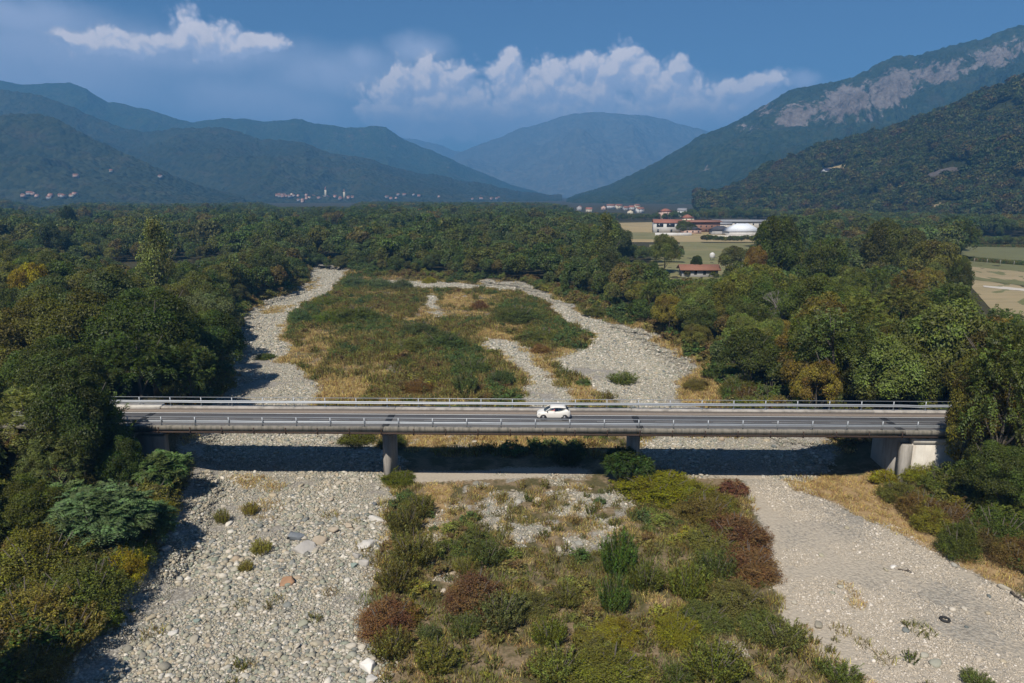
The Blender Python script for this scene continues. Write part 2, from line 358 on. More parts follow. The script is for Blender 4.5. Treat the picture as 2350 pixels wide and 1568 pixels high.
RX0, RX1, RY0, RY1, RS = -190.0, 240.0, 16.0, 350.0, 0.5
rx = np.arange(RX0, RX1, RS); ry = np.arange(RY0, RY1, RS)
RXX, RYY = np.meshgrid(rx, ry)
jx = (fbm(RXX/5, RYY/5, 3, 3)-0.5)*3.4; jy = (fbm(RXX/5, RYY/5, 8, 3)-0.5)*3.4
damp = np.clip((RYY-10)/60, 0.35, 1.6)
PU, PV = proj(RXX+jx*damp, RYY+jy*damp, np.full_like(RXX, -0.4))
def pm(polys): 
    r = np.zeros(RXX.shape, bool)
    for p in polys: r |= in_poly(PU, PV, p)
    return r.astype(np.float32)
corr = pm([CORRIDOR]); grav = pm([G_LEFT, G_RIGHT, G_BACK, G_MID, G_TOP, G_SPOT, G_SPOT2]); sparse = pm(SPARSE); sand = pm(SAND); dry = pm(DRY); track = pm([TRACK]); clear = pm(CLEAR)
grav = np.maximum(grav, track)
corr_s = blur(corr, 6); grav_s = blur(grav, 2); corr_w = blur(corr, 14)
def plain_z(y): return 2.2+np.clip((y-300)/1500, 0, 1)*5.0
n_big = fbm(RXX/14, RYY/14, 21, 4)-0.5; n_sm = fbm(RXX/2.2, RYY/2.2, 44, 3)-0.5
RH = (1-corr_s)*1.2+(1-corr_w)*(plain_z(RYY)-1.2) + corr_s*(1-blur(grav, 4))*0.55 - corr_s*0.55 + n_big*0.4 + n_sm*0.22*(0.4+0.6*(1-grav_s))
# road embankments beyond both abutments
ca, sa = math.cos(B_YAW), math.sin(B_YAW)
SS = (RXX-B_O.x)*ca+(RYY-B_O.y)*sa; TT = -(RXX-B_O.x)*sa+(RYY-B_O.y)*ca
def embank(S, T):
    end = np.maximum(np.clip((-43.5-S)/2.5, 0, 1), np.clip((S-45.5)/2.5, 0, 1))
    side = np.maximum(np.clip(-T+0.6, 0, 99), np.clip(T-DECK_W+0.6, 0, 99))
    return end*np.clip(6.35-np.clip(side-0.8, 0, 99)*0.75, 0, 6.35)
emb = embank(SS, TT)
RH = np.maximum(RH, emb-0.0)
# earth bank that carries the trees hiding the right bridge end
RH += np.exp(-(((RXX-56)/9)**2+((RYY-66)/7)**2))*3.0
def hz(x, y):
    x = np.asarray(x, float); y = np.asarray(y, float)
    fx = np.clip((x-RX0)/RS, 0, len(rx)-1.001); fy = np.clip((y-RY0)/RS, 0, len(ry)-1.001)
    i = fx.astype(int); j = fy.astype(int); a = fx-i; b = fy-j
    h = (RH[j, i]*(1-a)+RH[j, i+1]*a)*(1-b)+(RH[j+1, i]*(1-a)+RH[j+1, i+1]*a)*b
    edge = np.minimum(np.minimum(x-RX0, RX1-x), np.minimum(y-RY0, RY1-y))
    w = np.clip(edge/20, 0, 1)
    return h*w+plain_z(y)*(1-w)
def smp(a, x, y):
    i = np.clip(((np.asarray(x)-RX0)/RS).astype(int), 0, len(rx)-1); j = np.clip(((np.asarray(y)-RY0)/RS).astype(int), 0, len(ry)-1)
    return a[j, i]

def ground_material():
    m, nt, out = mat_new('ground_earth')
    z = N(nt, 'ShaderNodeAttribute', attribute_name='zone'); sz = N(nt, 'ShaderNodeSeparateColor', {0: z.outputs['Color']})
    tc = N(nt, 'ShaderNodeTexCoord'); P = tc.outputs['Object']
    nb = N(nt, 'ShaderNodeTexNoise', {'Vector': P, 'Scale': 0.35, 'Detail': 8.0, 'Roughness': 0.65})
    nf = N(nt, 'ShaderNodeTexNoise', {'Vector': P, 'Scale': 3.0, 'Detail': 6.0, 'Roughness': 0.7})
    soil = RAMP(nt, nf.outputs[0], [(0.25, (0.095,0.070,0.042)), (0.5, (0.20,0.150,0.090)), (0.75, (0.29,0.225,0.15))])
    moss = MIX(nt, SMOOTH(nt, nb.outputs[0], 0.42, 0.58), soil, RAMP(nt, nf.outputs[0], [(0.3, (0.05,0.05,0.02)), (0.7, (0.12,0.10,0.045))]))
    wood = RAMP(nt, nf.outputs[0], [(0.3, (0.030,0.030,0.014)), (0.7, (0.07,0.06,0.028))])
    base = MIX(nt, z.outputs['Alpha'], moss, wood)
    vo = N(nt, 'ShaderNodeTexVoronoi', {'Vector': P, 'Scale': 4.2, 'Randomness': 1.0})
    vo2 = N(nt, 'ShaderNodeTexVoronoi', {'Vector': P, 'Scale': 11.0, 'Randomness': 1.0})
    tint = RAMP(nt, N(nt, 'ShaderNodeSeparateColor', {0: vo.outputs['Color']}).outputs[0],
                [(0.0, (0.17,0.155,0.13)), (0.3, (0.30,0.28,0.24)), (0.55, (0.37,0.34,0.285)), (0.8, (0.25,0.25,0.22)), (1.0, (0.46,0.43,0.385))])
    tint2 = RAMP(nt, N(nt, 'ShaderNodeSeparateColor', {0: vo2.outputs['Color']}).outputs[0],
                [(0.0, (0.19,0.17,0.14)), (0.5, (0.34,0.31,0.26)), (1.0, (0.45,0.42,0.37))])
    peb = MIX(nt, 0.5, tint, tint2)
    peb = MIX(nt, SMOOTH(nt, vo.outputs['Distance'], 0.25, 0.75, 0.0, 0.6), peb, (0.15,0.135,0.115))
    sandc = RAMP(nt, nf.outputs[0], [(0.3, (0.33,0.285,0.225)), (0.7, (0.44,0.39,0.315))])
    strw = RAMP(nt, nf.outputs[0], [(0.3, (0.22,0.15,0.075)), (0.7, (0.38,0.27,0.14))])
    wob = M(nt, 'MULTIPLY_ADD', M(nt, 'SUBTRACT', nf.outputs[0], 0.5), 0.9, 0.0)
    def edge(ch): return SMOOTH(nt, M(nt, 'ADD', ch, wob), 0.38, 0.62)
    c = MIX(nt, edge(sz.outputs[1]), base, strw)
    c = MIX(nt, edge(sz.outputs[0]), c, peb)
    c = MIX(nt, edge(sz.outputs[2]), c, sandc)
    far = N(nt, 'ShaderNodeBsdfPrincipled', {'Base Color': c, 'Roughness': 0.95, 'Specular IOR Level': 0.2})
    hgt = M(nt, 'MULTIPLY', M(nt, 'SUBTRACT', 1.0, vo.outputs['Distance']), sz.outputs[0])
    bp = N(nt, 'ShaderNodeBump', {'Height': M(nt, 'ADD', hgt, nf.outputs[0]), 'Strength': 0.7, 'Distance': 0.12})
    nt.links.new(bp.outputs[0], far.inputs['Normal'])
    nt.links.new(far.outputs[0], out.inputs[0]); return m
MAT['ground'] = ground_material()

def build_ground():
    xs = np.concatenate([-np.geomspace(7000, 200, 26), np.arange(RX0, RX1, 0.8), np.geomspace(250, 7000, 26)])
    yn = [18.0]
    while yn[-1] < 345: yn.append(yn[-1]+max(0.55, (yn[-1]-20)*0.0085))
    ys = np.concatenate([np.linspace(-300, 10, 8), yn, np.geomspace(360, 10200, 34)])
    X, Y = np.meshgrid(xs, ys)
    Z = hz(X, Y)
    ins = (X > RX0) & (X < RX1-1) & (Y > RY0) & (Y < RY1-1)
    sp_n = (fbm(X/3.1, Y/3.1, 71, 3) > 0.5)*0.75
    zr = np.where(ins, np.maximum(smp(grav_s, X, Y), smp(blur(sparse, 2), X, Y)*sp_n), 0); zg_ = np.where(ins, smp(blur(dry, 2), X, Y), 0)
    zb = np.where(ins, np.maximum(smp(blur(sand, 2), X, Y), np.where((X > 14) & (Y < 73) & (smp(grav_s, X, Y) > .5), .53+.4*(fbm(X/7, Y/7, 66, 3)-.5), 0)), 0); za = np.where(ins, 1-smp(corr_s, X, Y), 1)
    nx, ny = len(xs), len(ys)
    a = (np.arange(ny-1)[:, None]*nx+np.arange(nx-1)).ravel()
    F = np.stack([a, a+1, a+1+nx, a+nx], 1)
    me = mesh_np('ground', np.stack([X.ravel(), Y.ravel(), Z.ravel()], 1), F, MAT['ground'], True,
                 {'zone': ('FLOAT_COLOR', np.stack([zr.ravel(), zg_.ravel(), zb.ravel(), za.ravel()], 1))})
    return tag(link('ground', me), kind='structure')
ground = build_ground()

# ------------------------------------------------------------------ mountains
def hill_material(name, dark, light, brown, rock=None, tree=10.0, bare=0.0, rockamt=0.0):
    m, nt, out = mat_new(name)
    P = N(nt, 'ShaderNodeTexCoord').outputs['Object']
    v = N(nt, 'ShaderNodeTexVoronoi', {'Vector': P, 'Scale': 1.0/tree, 'Randomness': 1.0})
    nb = N(nt, 'ShaderNodeTexNoise', {'Vector': P, 'Scale': 0.0035, 'Detail': 8.0, 'Roughness': 0.62})
    nm = N(nt, 'ShaderNodeTexNoise', {'Vector': P, 'Scale': 0.02, 'Detail': 5.0, 'Roughness': 0.6})
    rc = N(nt, 'ShaderNodeSeparateColor', {0: v.outputs['Color']})
    c = MIX(nt, rc.outputs[0], dark, light)
    c = MIX(nt, SMOOTH(nt, nm.outputs[0], 0.5, 0.68, 0, 0.55), c, brown)
    c = MIX(nt, SMOOTH(nt, nb.outputs[0], 0.40, 0.62, 0, 0.5), c, dark)
    if bare > 0:
        c = MIX(nt, SMOOTH(nt, nm.outputs[0], 0.70-bare, 0.78-bare, 0, 0.6), c, (0.17, 0.13, 0.085))
    hh = M(nt, 'SUBTRACT', 1.0, v.outputs['Distance'])
    b = N(nt, 'ShaderNodeBsdfDiffuse')
    if rock:
        at = N(nt, 'ShaderNodeAttribute', attribute_name='rock')
        mp = N(nt, 'ShaderNodeMapping', {'Vector': P, 'Scale': (0.030, 0.030, 0.013), 'Rotation': (0, 0.5, 0)})
        nr = N(nt, 'ShaderNodeTexNoise', {'Vector': mp.outputs[0], 'Scale': 1.0, 'Detail': 9.0, 'Roughness': 0.68})
        rcol = RAMP(nt, nr.outputs[0], [(0.30, (0.05, 0.045, 0.04)), (0.45, (0.14, 0.115, 0.10)), (0.58, (0.20, 0.17, 0.15)), (0.75, (0.29, 0.255, 0.23))])
        c = MIX(nt, SMOOTH(nt, M(nt, 'ADD', at.outputs['Fac'], M(nt, 'MULTIPLY_ADD', nr.outputs[0], 1.6, -0.8)), 0.42, 0.6), c, rcol)
    nt.links.new(c, b.inputs['Color'])
    bp = N(nt, 'ShaderNodeBump', {'Height': hh, 'Strength': 0.8, 'Distance': tree*0.45})
    if rock:
        bp = N(nt, 'ShaderNodeBump', {'Height': nr.outputs[0], 'Strength': 0.8, 'Distance': 16.0, 'Normal': bp.outputs[0]})
    nt.links.new(bp.outputs[0], b.inputs['Normal'])
    nt.links.new(b.outputs[0], out.inputs[0]); return m

HILLS = {}
def mountain(name, sky, foot, ridge, mat, nu=420, nt_=130, power=1.25, spur=0.16, wl=420.0, seed=1, foot_z=4.0, canopy=5.0, cw=11.0, rock=None, back=0.35):
    """ridge whose crest follows the outline 'sky' at the distance 'ridge'(u); it runs down to its foot at distance 'foot'(u)"""
    u0, u1 = sky[0][0], sky[-1][0]
    U = np.linspace(u0, u1, nu)
    V = lerp_pts(U, sky) + (fbm(U/46, U*0+seed, seed, 5, .6)-0.5)*11
    DR = lerp_pts(U, ridge); DF = lerp_pts(U, foot)
    xc = (U-1175)/FPX; yc = -(V-784)/FPX
    dy = math.cos(PITCH)+yc*math.sin(PITCH); dz = -math.sin(PITCH)+yc*math.cos(PITCH)
    XR = xc/dy*DR; ZR = np.maximum(CAMZ+dz/dy*DR, foot_z-3)
    t = np.concatenate([np.linspace(0, 1, nt_), 1+np.linspace(0.02, back, 12)])
    T = t[:, None]
    Y = DF+(DR-DF)*T
    X = XR/DR*Y
    prof = np.where(T <= 1, np.power(np.clip(T, 0, 1), power), 1-(T-1)*0.9)
    env = np.clip(4*T*(1-T), 0, 1)
    ns = fbm(X/wl, Y/wl, seed*7+1, 5, 0.5, True)-0.62
    Z = foot_z+(ZR-foot_z)*np.clip(prof+env*ns*spur*2.2, -0.02, 1.5)
    ca_ = (fbm(X/cw, Y/cw, seed+50, 2)-0.5)*2*canopy*np.clip((ZR-foot_z)/25, 0, 1)
    Z = Z+ca_
    Z = np.where(T < 0.02, np.minimum(Z, foot_z-6), Z)
    at = {}
    if rock is not None:
        uu, vv = proj(X, Y, Z); rk = rock(uu, vv, T); at['rock'] = ('FLOAT', rk.ravel())
        Z = Z-rk*np.clip(1-T, 0, 1)**.3*(fbm(X/40, Y/90, 99, 4, .55, True)-.4)*55
    n = nu; r = len(t)
    a = (np.arange(r-1)[:, None]*n+np.arange(n-1)).ravel()
    F = np.stack([a, a+1, a+1+n, a+n], 1)
    me = mesh_np(name, np.stack([X.ravel(), Y.ravel(), Z.ravel()], 1), F, mat, True, at)
    o = tag(link(name, me), kind='structure')
    HILLS.setdefault(name, []).append((X, Y, Z))
    return o, X, Y, Z

forest_far = hill_material('forest_slope', (0.020,0.030,0.018), (0.052,0.060,0.032), (0.070,0.058,0.036), tree=13.0)
hazed_alp = hill_material('pasture_with_painted_haze', (0.085,0.09,0.075), (0.15,0.15,0.12), (0.16,0.14,0.11), tree=40.0, bare=0.06)  # pasture colours lightened so part of the distance haze is painted in
forest_bare = hill_material('forest_slope_with_pasture', (0.020,0.036,0.016), (0.055,0.07,0.028), (0.08,0.066,0.04), tree=15.0, bare=0.05)
forest_rock = hill_material('forest_slope_with_cliffs', (0.018,0.032,0.015), (0.050,0.066,0.026), (0.065,0.056,0.03), rock=True, tree=12.0)
forest_near = hill_material('wooded_hill_floor', (0.022,0.028,0.012), (0.05,0.055,0.022), (0.10,0.075,0.045), tree=8.0, bare=0.04)

SKY_FAR = [(560,300),(700,300),(820,310),(960,318),(1050,345),(1150,385),(1320,448)]
SKY_C = [(880,452),(960,405),(1050,352),(1100,333),(1180,302),(1250,278),(1310,262),(1380,258),(1420,262),(1480,266),(1560,285),(1620,300),(1720,330),(1900,400),(2050,450)]
SKY_F = [(-260,190),(-120,178),(0,187),(60,195),(110,192),(160,191),(200,206),(250,236),(330,250),(390,268),(440,281),(500,272),(560,270),(620,278),(680,273),(740,285),(790,293),(850,290),(885,294),(930,322),(980,342),(1050,372),(1110,398),(1180,424),(1260,449)]
SKY_E = [(-260,180),(-100,200),(0,205),(100,222),(170,246),(230,276),(280,292),(330,302),(400,296),(480,291),(540,300),(600,322),(650,318),(700,328),(760,352),(850,368),(900,382),(1000,402),(1100,420),(1200,440),(1290,450)]
SKY_D = [(-300,262),(-150,250),(0,264),(60,262),(130,271),(200,310),(260,337),(330,372),(400,405),(470,430),(560,452)]
SKY_B = [(1300,456),(1330,446),(1400,424),(1500,376),(1600,316),(1680,281),(1740,250),(1800,214),(1830,201),(1900,188),(1950,178),(2000,155),(2050,131),(2100,128),(2150,112),(2200,101),(2260,90),(2310,66),(2350,58),(2480,20),(2600,10)]
SKY_A = [(1600,462),(1640,452),(1700,424),(1760,398),(1850,366),(1900,347),(1980,330),(2060,306),(2150,266),(2250,236),(2350,205),(2480,170),(2620,150)]
mountain('distant_mountain', [(300,310)]+SKY_FAR, [(300,7600),(1400,7600)], [(300,9200),(1400,9200)], hazed_alp, 200, 60, seed=3, spur=0.12, wl=900, canopy=4, cw=30)
mountain('distant_mountain', SKY_C, [(880,5400),(2100,5400)], [(880,7800),(2100,7800)], hazed_alp, 260, 90, seed=4, spur=0.34, wl=1100, canopy=3, cw=26)
mountain('left_far_ridge', SKY_F, [(-260,2900),(1260,3400)], [(-260,4000),(500,4300),(1260,4700)], forest_bare, 460, 110, seed=5, spur=0.26, wl=700, canopy=2.5, cw=16)
mountain('left_middle_ridge', SKY_E, [(-260,2000),(300,2000),(700,1900),(1290,2400)], [(-260,2900),(700,2900),(1290,3100)], forest_far, 640, 150, seed=6, spur=0.34, wl=520, canopy=3.2, cw=13)
mountain('left_near_ridge', SKY_D, [(-300,1350),(300,1500),(560,1600)], [(-300,2000),(560,1900)], forest_far, 400, 130, seed=9, spur=0.28, wl=380, canopy=3.8, cw=11)
def cliff(uu, vv, T):
    top = lerp_pts(uu, [(1600,330),(1780,222),(1900,190),(2000,158),(2120,125),(2350,60)])
    w = np.zeros_like(uu)
    for (cu, cv, ru, rv, a) in [(1830,262,75,36,1.0),(1940,235,80,50,1.1),(2045,200,75,55,1.05),(2150,165,120,40,0.85),(2290,125,110,40,0.75),(1720,290,50,20,0.6),(1990,268,60,16,0.7),(1620,385,30,10,0.6),(2120,290,40,16,0.6),(1600,325,40,8,0.5),(1755,250,40,20,.7)]:
        # strata lean to the upper right
        du = uu-cu; dv = vv-cv+du*0.18
        w = np.maximum(w, a*np.exp(-((du/ru)**2+(dv/rv)**2)*1.1))
    return w*0.82
mountain('right_cliff_mountain', SKY_B, [(1300,1900),(1700,1650),(2600,1700)], [(1300,2700),(1800,2700),(2600,2500)], forest_rock, 640, 170, seed=12, spur=0.28, wl=420, canopy=4.0, cw=11, power=1.1, rock=cliff)
_, AX, AY, AZ = mountain('right_wooded_hill', SKY_A, [(1600,1000),(1900,780),(2350,640),(2620,580)], [(1600,1200),(2000,1150),(2350,1020),(2620,950)], forest_near, 300, 120, seed=15, spur=0.14, wl=220, canopy=1.0, cw=9, power=1.05, foot_z=5.0)

# the air of the valley
def build_haze():
    m, nt, out = mat_new('valley_haze')
    vol = N(nt, 'ShaderNodeVolumePrincipled', {'Color': (0.17, 0.50, 1.0, 1), "Density": 0.00021, 'Anisotropy': 0.0})
    nt.links.new(vol.outputs[0], out.inputs['Volume'])
    MBh = MB().box((-7300, -320, -6), (7300, 10300, 1040))
    o = MBh.build('haze', m); tag(o, 'pale blue summer haze filling the whole valley', 'haze', kind='stuff'); return o
build_haze()
# ------------------------------------------------------------------ bridge
def build_bridge():
    br = thing('road_bridge', 'long low grey concrete road bridge crossing the dry riverbed', 'bridge'); br.matrix_world = BM
    S0, S1 = -44.0, 45.6
    MB().box((S0-16, 0.02, 6.70), (S1+14, DECK_W-0.02, 6.97)).build('deck_slab', MAT['concrete'], br)
    JS = (-44.0, -16.0, 12.0, 40.2)
    ends = list(JS)+[S1+14]
    for a, b in zip(ends[:-1], ends[1:]):
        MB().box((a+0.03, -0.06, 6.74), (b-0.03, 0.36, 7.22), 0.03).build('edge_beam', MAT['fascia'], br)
        MB().box((a+0.03, 6.75, 6.74), (b-0.03, DECK_W+0.06, 7.20), 0.03).build('kerb', MAT['concrete'], br)
    MB().box((S0-16, 6.45, 6.74), (S0-0.05, DECK_W+0.2, 7.32), 0.03).build('kerb', MAT['pale_concrete'], br)
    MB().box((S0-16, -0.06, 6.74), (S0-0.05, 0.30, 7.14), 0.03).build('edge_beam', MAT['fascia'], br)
    for a, b in zip(JS[:-1], JS[1:]):
        for t in (1.3, 3.1, 4.9):
            MB().prism([(t, 6.695), (t, 6.0), (t+0.2, 5.9), (t+1.1, 5.9), (t+1.3, 6.0), (t+1.3, 6.695)], a+0.12, b-0.12).build('girder', MAT['concrete'], br)
    # piers with a pointed nose up- and downstream
    for s in (-16.3, 11.9):
        pr = [(s-0.48, 2.9), (s, 2.2), (s+0.48, 2.9), (s+0.48, 6.6), (s, 7.3), (s-0.48, 6.6)]
        p = MB().prism(pr, -2.0, 5.5, 'z').build('pier', MAT['concrete'], br)
        MB().prism([(s-0.56, 2.85), (s+0.56, 2.85), (s+0.56, 6.65), (s-0.56, 6.65)], 5.5, 5.895, 'z').build('pier_cap', MAT['concrete'], p)
    # abutments
    ar = MB().box((40.6, 1.3, -2), (46.5, DECK_W-0.3, 5.88)).build('abutment', MAT['concrete'], br)
    MB().box((40.3, 0.25, -2), (41.3, 1.25, 5.5), 0.05).build('corner_pillar', MAT['concrete'], ar)
    MB().box((41.35, 0.35, -2), (53.0, 1.2, 5.6)).build('wing_wall', MAT['pale_concrete'], ar)
    MB().box((41.35, 0.28, 5.6), (53.0, 1.25, 6.2)).build('wall_coping', MAT['pale_concrete'], ar)
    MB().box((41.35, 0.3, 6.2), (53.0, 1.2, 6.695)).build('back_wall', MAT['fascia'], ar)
    al = MB().box((-49.5, 0.3, -2), (-44.4, DECK_W-0.3, 5.88)).build('abutment', MAT['concrete'], br)
    MB().box((-44.4, 1.6, -2), (-41.2, 2.6, 5.4), 0.05).build('corner_pillar', MAT['concrete'], al)
    # hung pipe and rusty hangers on the near side
    MB().tube([(S0+0.5, 0.02, 6.50), (S1-0.5, 0.02, 6.50)], 0.10, 8).build('service_pipe', MAT['rust'], br)
    hm = MB().box((-0.05, -0.125, 6.36), (0.05, -0.065, 7.10)).box((-0.05, -0.125, 6.34), (0.05, 0.3, 6.395)).mesh('hanger', MAT['rust'])
    s = S0+3.3
    while s < S1-4:
        link('hanger', hm, br, loc=(s, 0, 0)); s += 3.5
    # railings
    pm_ = MB().box((-0.045, -0.045, 7.195), (0.045, 0.045, 8.22)).box((-0.13, -0.13, 7.193), (0.13, 0.13, 7.215)).mesh('post', MAT['galv'])
    def wbeam(t, z, face, dent=None):
        prof = [(0.0, -0.155), (0.085, -0.115), (0.085, -0.06), (0.015, -0.012), (0.015, 0.012), (0.085, 0.06), (0.085, 0.115), (0.0, 0.155)]
        prof = prof+[(p[0]-0.012, p[1]) for p in prof[::-1]]
        ss = list(np.arange(S0-16, S1+13.9, 1.2)); v = []; n = len(prof); f = []
        for s_ in ss:
            dz = 0; dt = 0
            if dent: q = math.exp(-((s_-dent)/1.1)**2); dz = -0.13*q; dt = 0.12*q
            v += [(s_, t+face*p[0]+dt, z+p[1]+dz+0.01*math.sin(s_*0.7)) for p in prof]
        for i in range(len(ss)-1):
            f += [(i*n+k, i*n+(k+1) % n, (i+1)*n+(k+1) % n, (i+1)*n+k) for k in range(n)]
        return MB().add(v, f)
    rn = MB().tube([(S0-16, 0.15, 8.22), (S1+14, 0.15, 8.22)], 0.035, 6).build('near_railing', MAT['galv'], br)
    wbeam(0.22, 7.70, 1).build('guard_beam', MAT['galv'], rn)
    rf = MB().tube([(S0-16, 7.2, 8.30), (S1+14, 7.2, 8.30)], 0.032, 6).build('far_railing', MAT['galv'], br)
    wbeam(7.10, 7.78, -1, 45.5).build('guard_beam', MAT['galv'], rf)
    s = S0-15.0
    while s < S1+13:
        link('post', pm_, rn, loc=(s, 0.15, 0)); link('post', pm_, rf, loc=(s+1.1, 7.2, 0.05)); s += 3.72
    # road on top
    road = tag(MB().box((S0-60, 0.36, 6.90), (S1+70, 6.75, 7.0)).build('road', MAT['asphalt']), kind='structure'); road.matrix_world = BM
    MB().box((S0-60, 5.42, 7.0), (S1+70, 6.748, 7.03)).build('gritty_shoulder', MAT['shoulder'], road)
    MB().box((S0-60, 5.12, 7.0), (S1+70, 5.27, 7.005)).build('edge_line', MAT['paint'], road)
    MB().box((S0-60, 0.95, 7.0), (S1+70, 1.07, 7.005)).build('edge_line', MAT['paint_worn'], road)
    s = S0-20
    while s < S1+16:
        MB().box((s, 3.02, 7.0), (s+4.5, 3.14, 7.005)).build('centre_dash', MAT['paint_worn'], road); s += 6.5
    for j in JS:
        MB().box((j-0.38, 0.37, 7.0), (j+0.38, 5.115, 7.008)).build('joint_strip', MAT['asphalt_dark'], road)
    return br
bridge = build_bridge()

# ------------------------------------------------------------------ car
def glass_mat():
    m, nt, out = mat_new('tinted_glass')
    t = N(nt, 'ShaderNodeBsdfTransparent', {'Color': (0.30, 0.34, 0.36, 1)})
    g = N(nt, 'ShaderNodeBsdfGlossy', {'Color': (0.6, 0.65, 0.7, 1), 'Roughness': 0.05})
    s = N(nt, 'ShaderNodeMixShader', {0: 0.12, 1: t.outputs[0], 2: g.outputs[0]})
    nt.links.new(s.outputs[0], out.inputs[0]); return m
MAT['glass'] = glass_mat()
MAT['car_white'] = plain('cream_white_car_paint', (0.72, 0.69, 0.63), 0.25, 0.0, 0.02, 1.0)
MAT['tyre'] = plain('tyre_rubber', (0.02, 0.02, 0.02), 0.8)
MAT['rim'] = plain('grey_alloy', (0.16, 0.16, 0.17), 0.4, 0.6)
MAT['black'] = plain('black_plastic', (0.015, 0.015, 0.017), 0.5)
MAT['lamp'] = plain('headlamp_glass', (0.6, 0.6, 0.6), 0.15, 0.2, 0.05)
MAT['red_lamp'] = plain('tail_lamp_red', (0.18, 0.02, 0.02), 0.2)
MAT['skin'] = plain('skin', (0.45, 0.27, 0.19), 0.6, var=0.05)
MAT['pink'] = plain('pink_shirt_cloth', (0.62, 0.16, 0.22), 0.85, var=0.1)
MAT['hair'] = plain('dark_hair', (0.02, 0.014, 0.01), 0.6)
MAT['trouser'] = plain('dark_trousers', (0.03, 0.035, 0.06), 0.85)
def loft(secs, close=True):
    n = len(secs[0]); v = [p for s in secs for p in s]
    f = [(i*n+k, i*n+(k+1) % n, (i+1)*n+(k+1) % n, (i+1)*n+k) for i in range(len(secs)-1) for k in range(n)]
    if close: f += [tuple(range(n))[::-1], tuple((len(secs)-1)*n+k for k in range(n))]
    return MB().add(v, f)
def build_car():
    p = bw(2.65, 4.15, 7.0)
    car = thing('hatchback_car', 'small cream white hatchback driving left along the bridge', 'car', p, B_YAW)
    st = [(-1.92,.50,.36,.56),(-1.87,.64,.28,.67),(-1.72,.75,.22,.78),(-1.5,.80,.2,.86),(-1.2,.83,.2,.93),(-0.9,.835,.2,.975),(-0.4,.84,.2,.985),(0.1,.84,.2,1.0),(0.6,.84,.2,1.035),(1.0,.84,.2,1.09),(1.35,.82,.21,1.12),(1.62,.76,.26,1.09),(1.80,.67,.30,.98),(1.90,.55,.36,.80)]
    secs = []
    for x, w, b, t in st:
        h = [(w*.86, b), (w*.97, b+.1), (w, b+.22), (w*.995, (b+t)/2+.1), (w*.965, t-.09), (w*.89, t-.01)]
        ring = [(x, -y, z) for y, z in h]+[(x, -w*.4, t+.025), (x, w*.4, t+.025)]+[(x, y, z) for y, z in h[::-1]]
        secs.append(ring)
    loft(secs).build('body', MAT['car_white'], car, True)
    roof = []
    for x, w, z, th in [(-.40,.53,1.40,.05),(-.2,.58,1.47,.05),(.2,.60,1.515,.05),(.7,.60,1.51,.05),(1.1,.58,1.475,.05),(1.36,.55,1.42,.05)]:
        roof.append([(x,-w-.05,z-.10),(x,-w,z-.02),(x,-w*.6,z+.02),(x,w*.6,z+.02),(x,w,z-.02),(x,w+.05,z-.10),(x,w*.8,z-.09),(x,-w*.8,z-.09)])
    loft(roof).build('roof', MAT['car_white'], car, True)
    def Y(x, z):
        wt = np.interp(x, [-1, -.4, .2, 1.1, 1.6], [.74, .58, .655, .635, .62]); zt = np.interp(x, [-1, -.4, .2, .7, 1.36, 1.7], [1.0, 1.32, 1.42, 1.41, 1.32, 1.1])
        k = np.clip((z-.98)/max(zt-.98, .05), 0, 1); return .775+(wt-.775)*k
    for sgn in (-1, 1):
        MB().tube([(-1.02, sgn*.73, .97), (-.7, sgn*.68, 1.19), (-.38, sgn*.585, 1.385)], .038, 6).build('pillar', MAT['car_white'], car)
        MB().tube([(.12, sgn*.77, 1.0), (.14, sgn*.655, 1.42)], .04, 6).build('pillar', MAT['black'], car)
        c = [(.98,1.20),(1.12,1.40),(1.36,1.37),(1.66,1.08),(1.3,1.08),(.55,1.03),(.8,1.10)]
        v = [(x, sgn*(Y(x, z)+.01), z) for x, z in c]+[(x, sgn*(Y(x, z)-.04), z) for x, z in c]; n = len(c)
        MB().add(v, [(i, (i+1) % n, n+(i+1) % n, n+i) for i in range(n)]+[tuple(range(n)), tuple(range(n, 2*n))]).build('rear_pillar', MAT['car_white'], car)
        g = [(.16,1.02),(.55,1.04),(.85,1.12),(1.0,1.21),(.75,1.36),(.16,1.43)]
        MB().add([(x, sgn*Y(x, z), z) for x, z in g], [tuple(range(6))]).build('side_window', MAT['glass'], car)
        for x in (-1.17, 1.22):
            w = MB().tube([(x, sgn*.55, .30), (x, sgn*.838, .30)], .385, 20).build('wheel_arch', MAT['black'], car)
            w = MB().tube([(x, sgn*.66, .30), (x, sgn*.845, .30), (x, sgn*.855, .30)], [.30, .30, .27], 20).build('wheel', MAT['tyre'], car)
            MB().tube([(x, sgn*.70, .30), (x, sgn*.862, .30)], .20, 10).build('rim', MAT['rim'], w)
        MB().add([(-1.80,sgn*.70,.66),(-1.55,sgn*.79,.72),(-1.50,sgn*.80,.80),(-1.72,sgn*.70,.78)], [(0,1,2,3)]).build('headlight', MAT['lamp'], car, loc=(-.015, sgn*.012, .0))
        MB().box((1.60,-.02,.80),(1.74,.02,1.10)).build('tail_light', MAT['red_lamp'], car, loc=(0, sgn*.765, 0), rot=(0, 0, -sgn*.55))
        MB().box((-.78,-.06,1.0),(-.68,.06,1.12), .02).build('mirror', MAT['black'], car, loc=(0, sgn*.86, 0))
        MB().box((-.02,-.012,.90),(.14,.012,.93)).build('door_handle', MAT['lamp'], car, loc=(0, sgn*.842, 0))
    MB().add([(-1.03,-.70,.985),(-1.12,0,.99),(-1.03,.70,.985),(-.40,.55,1.385),(-.42,0,1.41),(-.40,-.55,1.385)], [(0,1,4,5),(1,2,3,4)]).build('windscreen', MAT['glass'], car)
